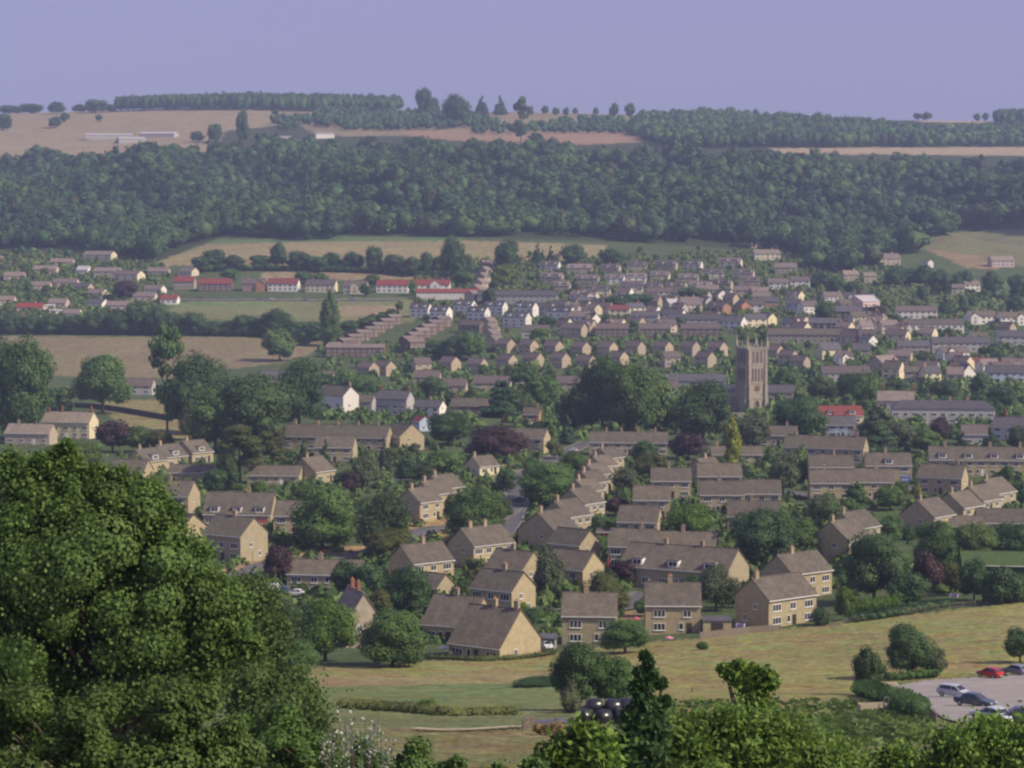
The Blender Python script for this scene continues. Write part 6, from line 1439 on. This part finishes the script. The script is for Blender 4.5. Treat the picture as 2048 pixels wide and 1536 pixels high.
# flat garage roof right of the square house
P = place(1432, 1262, 0, 380); o = empty("garage", P, 0); tag(o, "flat grey roofed garage right of the two chimney pot house", "garage")
MB().box(-2.6, 2.6, -2.6, 2.6, -1, 2.2).build("wall", WALL["tan"], o); MB().box(-2.75, 2.75, -2.75, 2.75, 2.205, 2.4).build("roof", ROOF["slate"], o)
MB().box(-1.1, 1.1, -2.66, -2.58, 0, 2).build("garage_door", M_DOOR["dark"], o)
P = place(1425, 1078, 0, 380)
def parasol(px, py, c, label):
    P = place(px, py, 0, 380); o = empty("parasol", P, 0, (0.62, 0.62, 0.75)); tag(o, label, "parasol")
    MB().tube((0, 0, -.1), (0, 0, 2.3), .03, .025, 6).build("pole", M_WHITE, o)
    m = MB(); n = 8; v = [(0, 0, 2.45)] + [(1.25 * math.cos(6.2832 * i / n), 1.25 * math.sin(6.2832 * i / n), 1.95) for i in range(n)] + [(1.25 * math.cos(6.2832 * i / n), 1.25 * math.sin(6.2832 * i / n), 1.78) for i in range(n)]
    m.add(v, [(0, 1 + i, 1 + (i + 1) % n) for i in range(n)] + [(1 + i, 9 + i, 9 + (i + 1) % n, 1 + (i + 1) % n) for i in range(n)])
    m.build("canopy", mk("parasol cloth", c, 0.08, 2), o)
parasol(886, 1312, (0.66, 0.55, 0.66), "pale lilac parasol under the deep chalet roof")
parasol(1338, 1292, (0.5, 0.22, 0.28), "pink parasol against the square house by the field edge")
parasol(1272, 1252, (0.45, 0.14, 0.18), "red pink parasol behind the round garden tree")
def dryer(px, py, label):
    P = place(px, py, 0, 380); o = empty("clothes_dryer", P); tag(o, label, "clothes dryer")
    MB().tube((0, 0, -.2), (0, 0, 1.9), .03, .025, 6).build("pole", M_METAL, o)
    for i in range(4):
        a_ = i * math.pi / 2 + .4; MB().tube((0, 0, 1.0), (1.2 * math.cos(a_), 1.2 * math.sin(a_), 1.8), .02, .02, 5).build("arm", M_METAL, o)
    m = MB(); c = [(mk("lilac cloth", (0.45, 0.38, 0.62), .05), 0)]
    for i in range(4):
        a_ = i * math.pi / 2 + .4; b_ = a_ + math.pi / 2
        p = Vector((math.cos(a_), math.sin(a_), 0)); q = Vector((math.cos(b_), math.sin(b_), 0))
        for k in range(3):
            s0 = p.lerp(q, .1 + .3 * k); s1 = p.lerp(q, .33 + .3 * k); n_ = (s0 + s1).normalized() * .012
            z1, z0 = 1.7, 1.7 - .55 - .2 * (k % 2)
            m.add([s0 + n_ + Vector((0, 0, z0)), s1 + n_ + Vector((0, 0, z0)), s1 + n_ + Vector((0, 0, z1)), s0 + n_ + Vector((0, 0, z1)), s0 - n_ + Vector((0, 0, z0)), s1 - n_ + Vector((0, 0, z0)), s1 - n_ + Vector((0, 0, z1)), s0 - n_ + Vector((0, 0, z1))],
                  [(0, 1, 2, 3), (7, 6, 5, 4), (0, 4, 5, 1), (1, 5, 6, 2), (2, 6, 7, 3), (3, 7, 4, 0)], 0)
    m.build("washing", c[0][0], o)
dryer(1481, 1266, "rotary dryer hung with lilac washing by the board fence")
dryer(1908, 1205, "rotary dryer with bluish washing beside the ivy house")
# cattle trough
P = place(1745, 1420, 0, 150); o = empty("water_trough", P, R(12)); tag(o, "pale concrete water trough with rails near the car park hedge", "trough")
m = MB(); m.box(-1.5, 1.5, -.5, -.38, 0, .7); m.box(-1.5, 1.5, .38, .5, 0, .7); m.box(-1.5, -1.38, -.38, .38, 0, .698); m.box(1.38, 1.5, -.38, .38, 0, .698); m.box(-1.38, 1.38, -.38, .38, 0, .15)
m.build("basin", WALL["stone"], o); m = MB()
for x in (1.1, 1.55): m.tube((x, -.55, 0), (x, -.55, 1.5), .04, .04, 6)
m.tube((1.1, -.55, 1.4), (1.55, -.55, 1.4), .03, .03, 6); m.build("rail", M_METAL, o)
# street lamps
def lamp_post(px, py, label):
    P = place(px, py, 0, 380); o = empty("street_lamp", P); tag(o, label, "street lamp", "street lamps of the estate")
    MB().tube((0, 0, -.3), (0, 0, 5.2), .07, .05, 8).build("pole", M_METAL, o); MB().tube((0, 0, 5.2), (.7, -.2, 5.45), .04, .03, 6).build("arm", M_METAL, o); MB().box(.55, 1.05, -.35, -.12, 5.36, 5.5).build("lamp_head", M_LAMP, o)
lamp_post(505, 1150, "slim street lamp before the tall bright end gable"); lamp_post(1148, 928, "slim street lamp at the head of the upper street"); lamp_post(1000, 965, "slim street lamp on the verge above the junction")
lamp_post(1290, 1212, "slim street lamp beside the lane between the square houses")
P = place(1805, 622, 0, 380)

# ---------------------------------------------------------------- air
hm = bpy.data.meshes.new("haze")
hx, h0, h1, y0, y1 = 3500, -81, 300, -60, 9500
MBh = MB().box(-hx, hx, y0, y1, h0, h1)
hmat, t, n, l = newmat("haze air")
vol = n("ShaderNodeVolumePrincipled"); vol.inputs["Color"].default_value = (0.56, 0.68, 1.0, 1); vol.inputs["Density"].default_value = 0.000108; vol.inputs["Anisotropy"].default_value = 0.0
out = n("ShaderNodeOutputMaterial"); l(vol.outputs[0], out.inputs["Volume"])
hz = MBh.build("haze", hmat); tag(hz, kind="stuff")
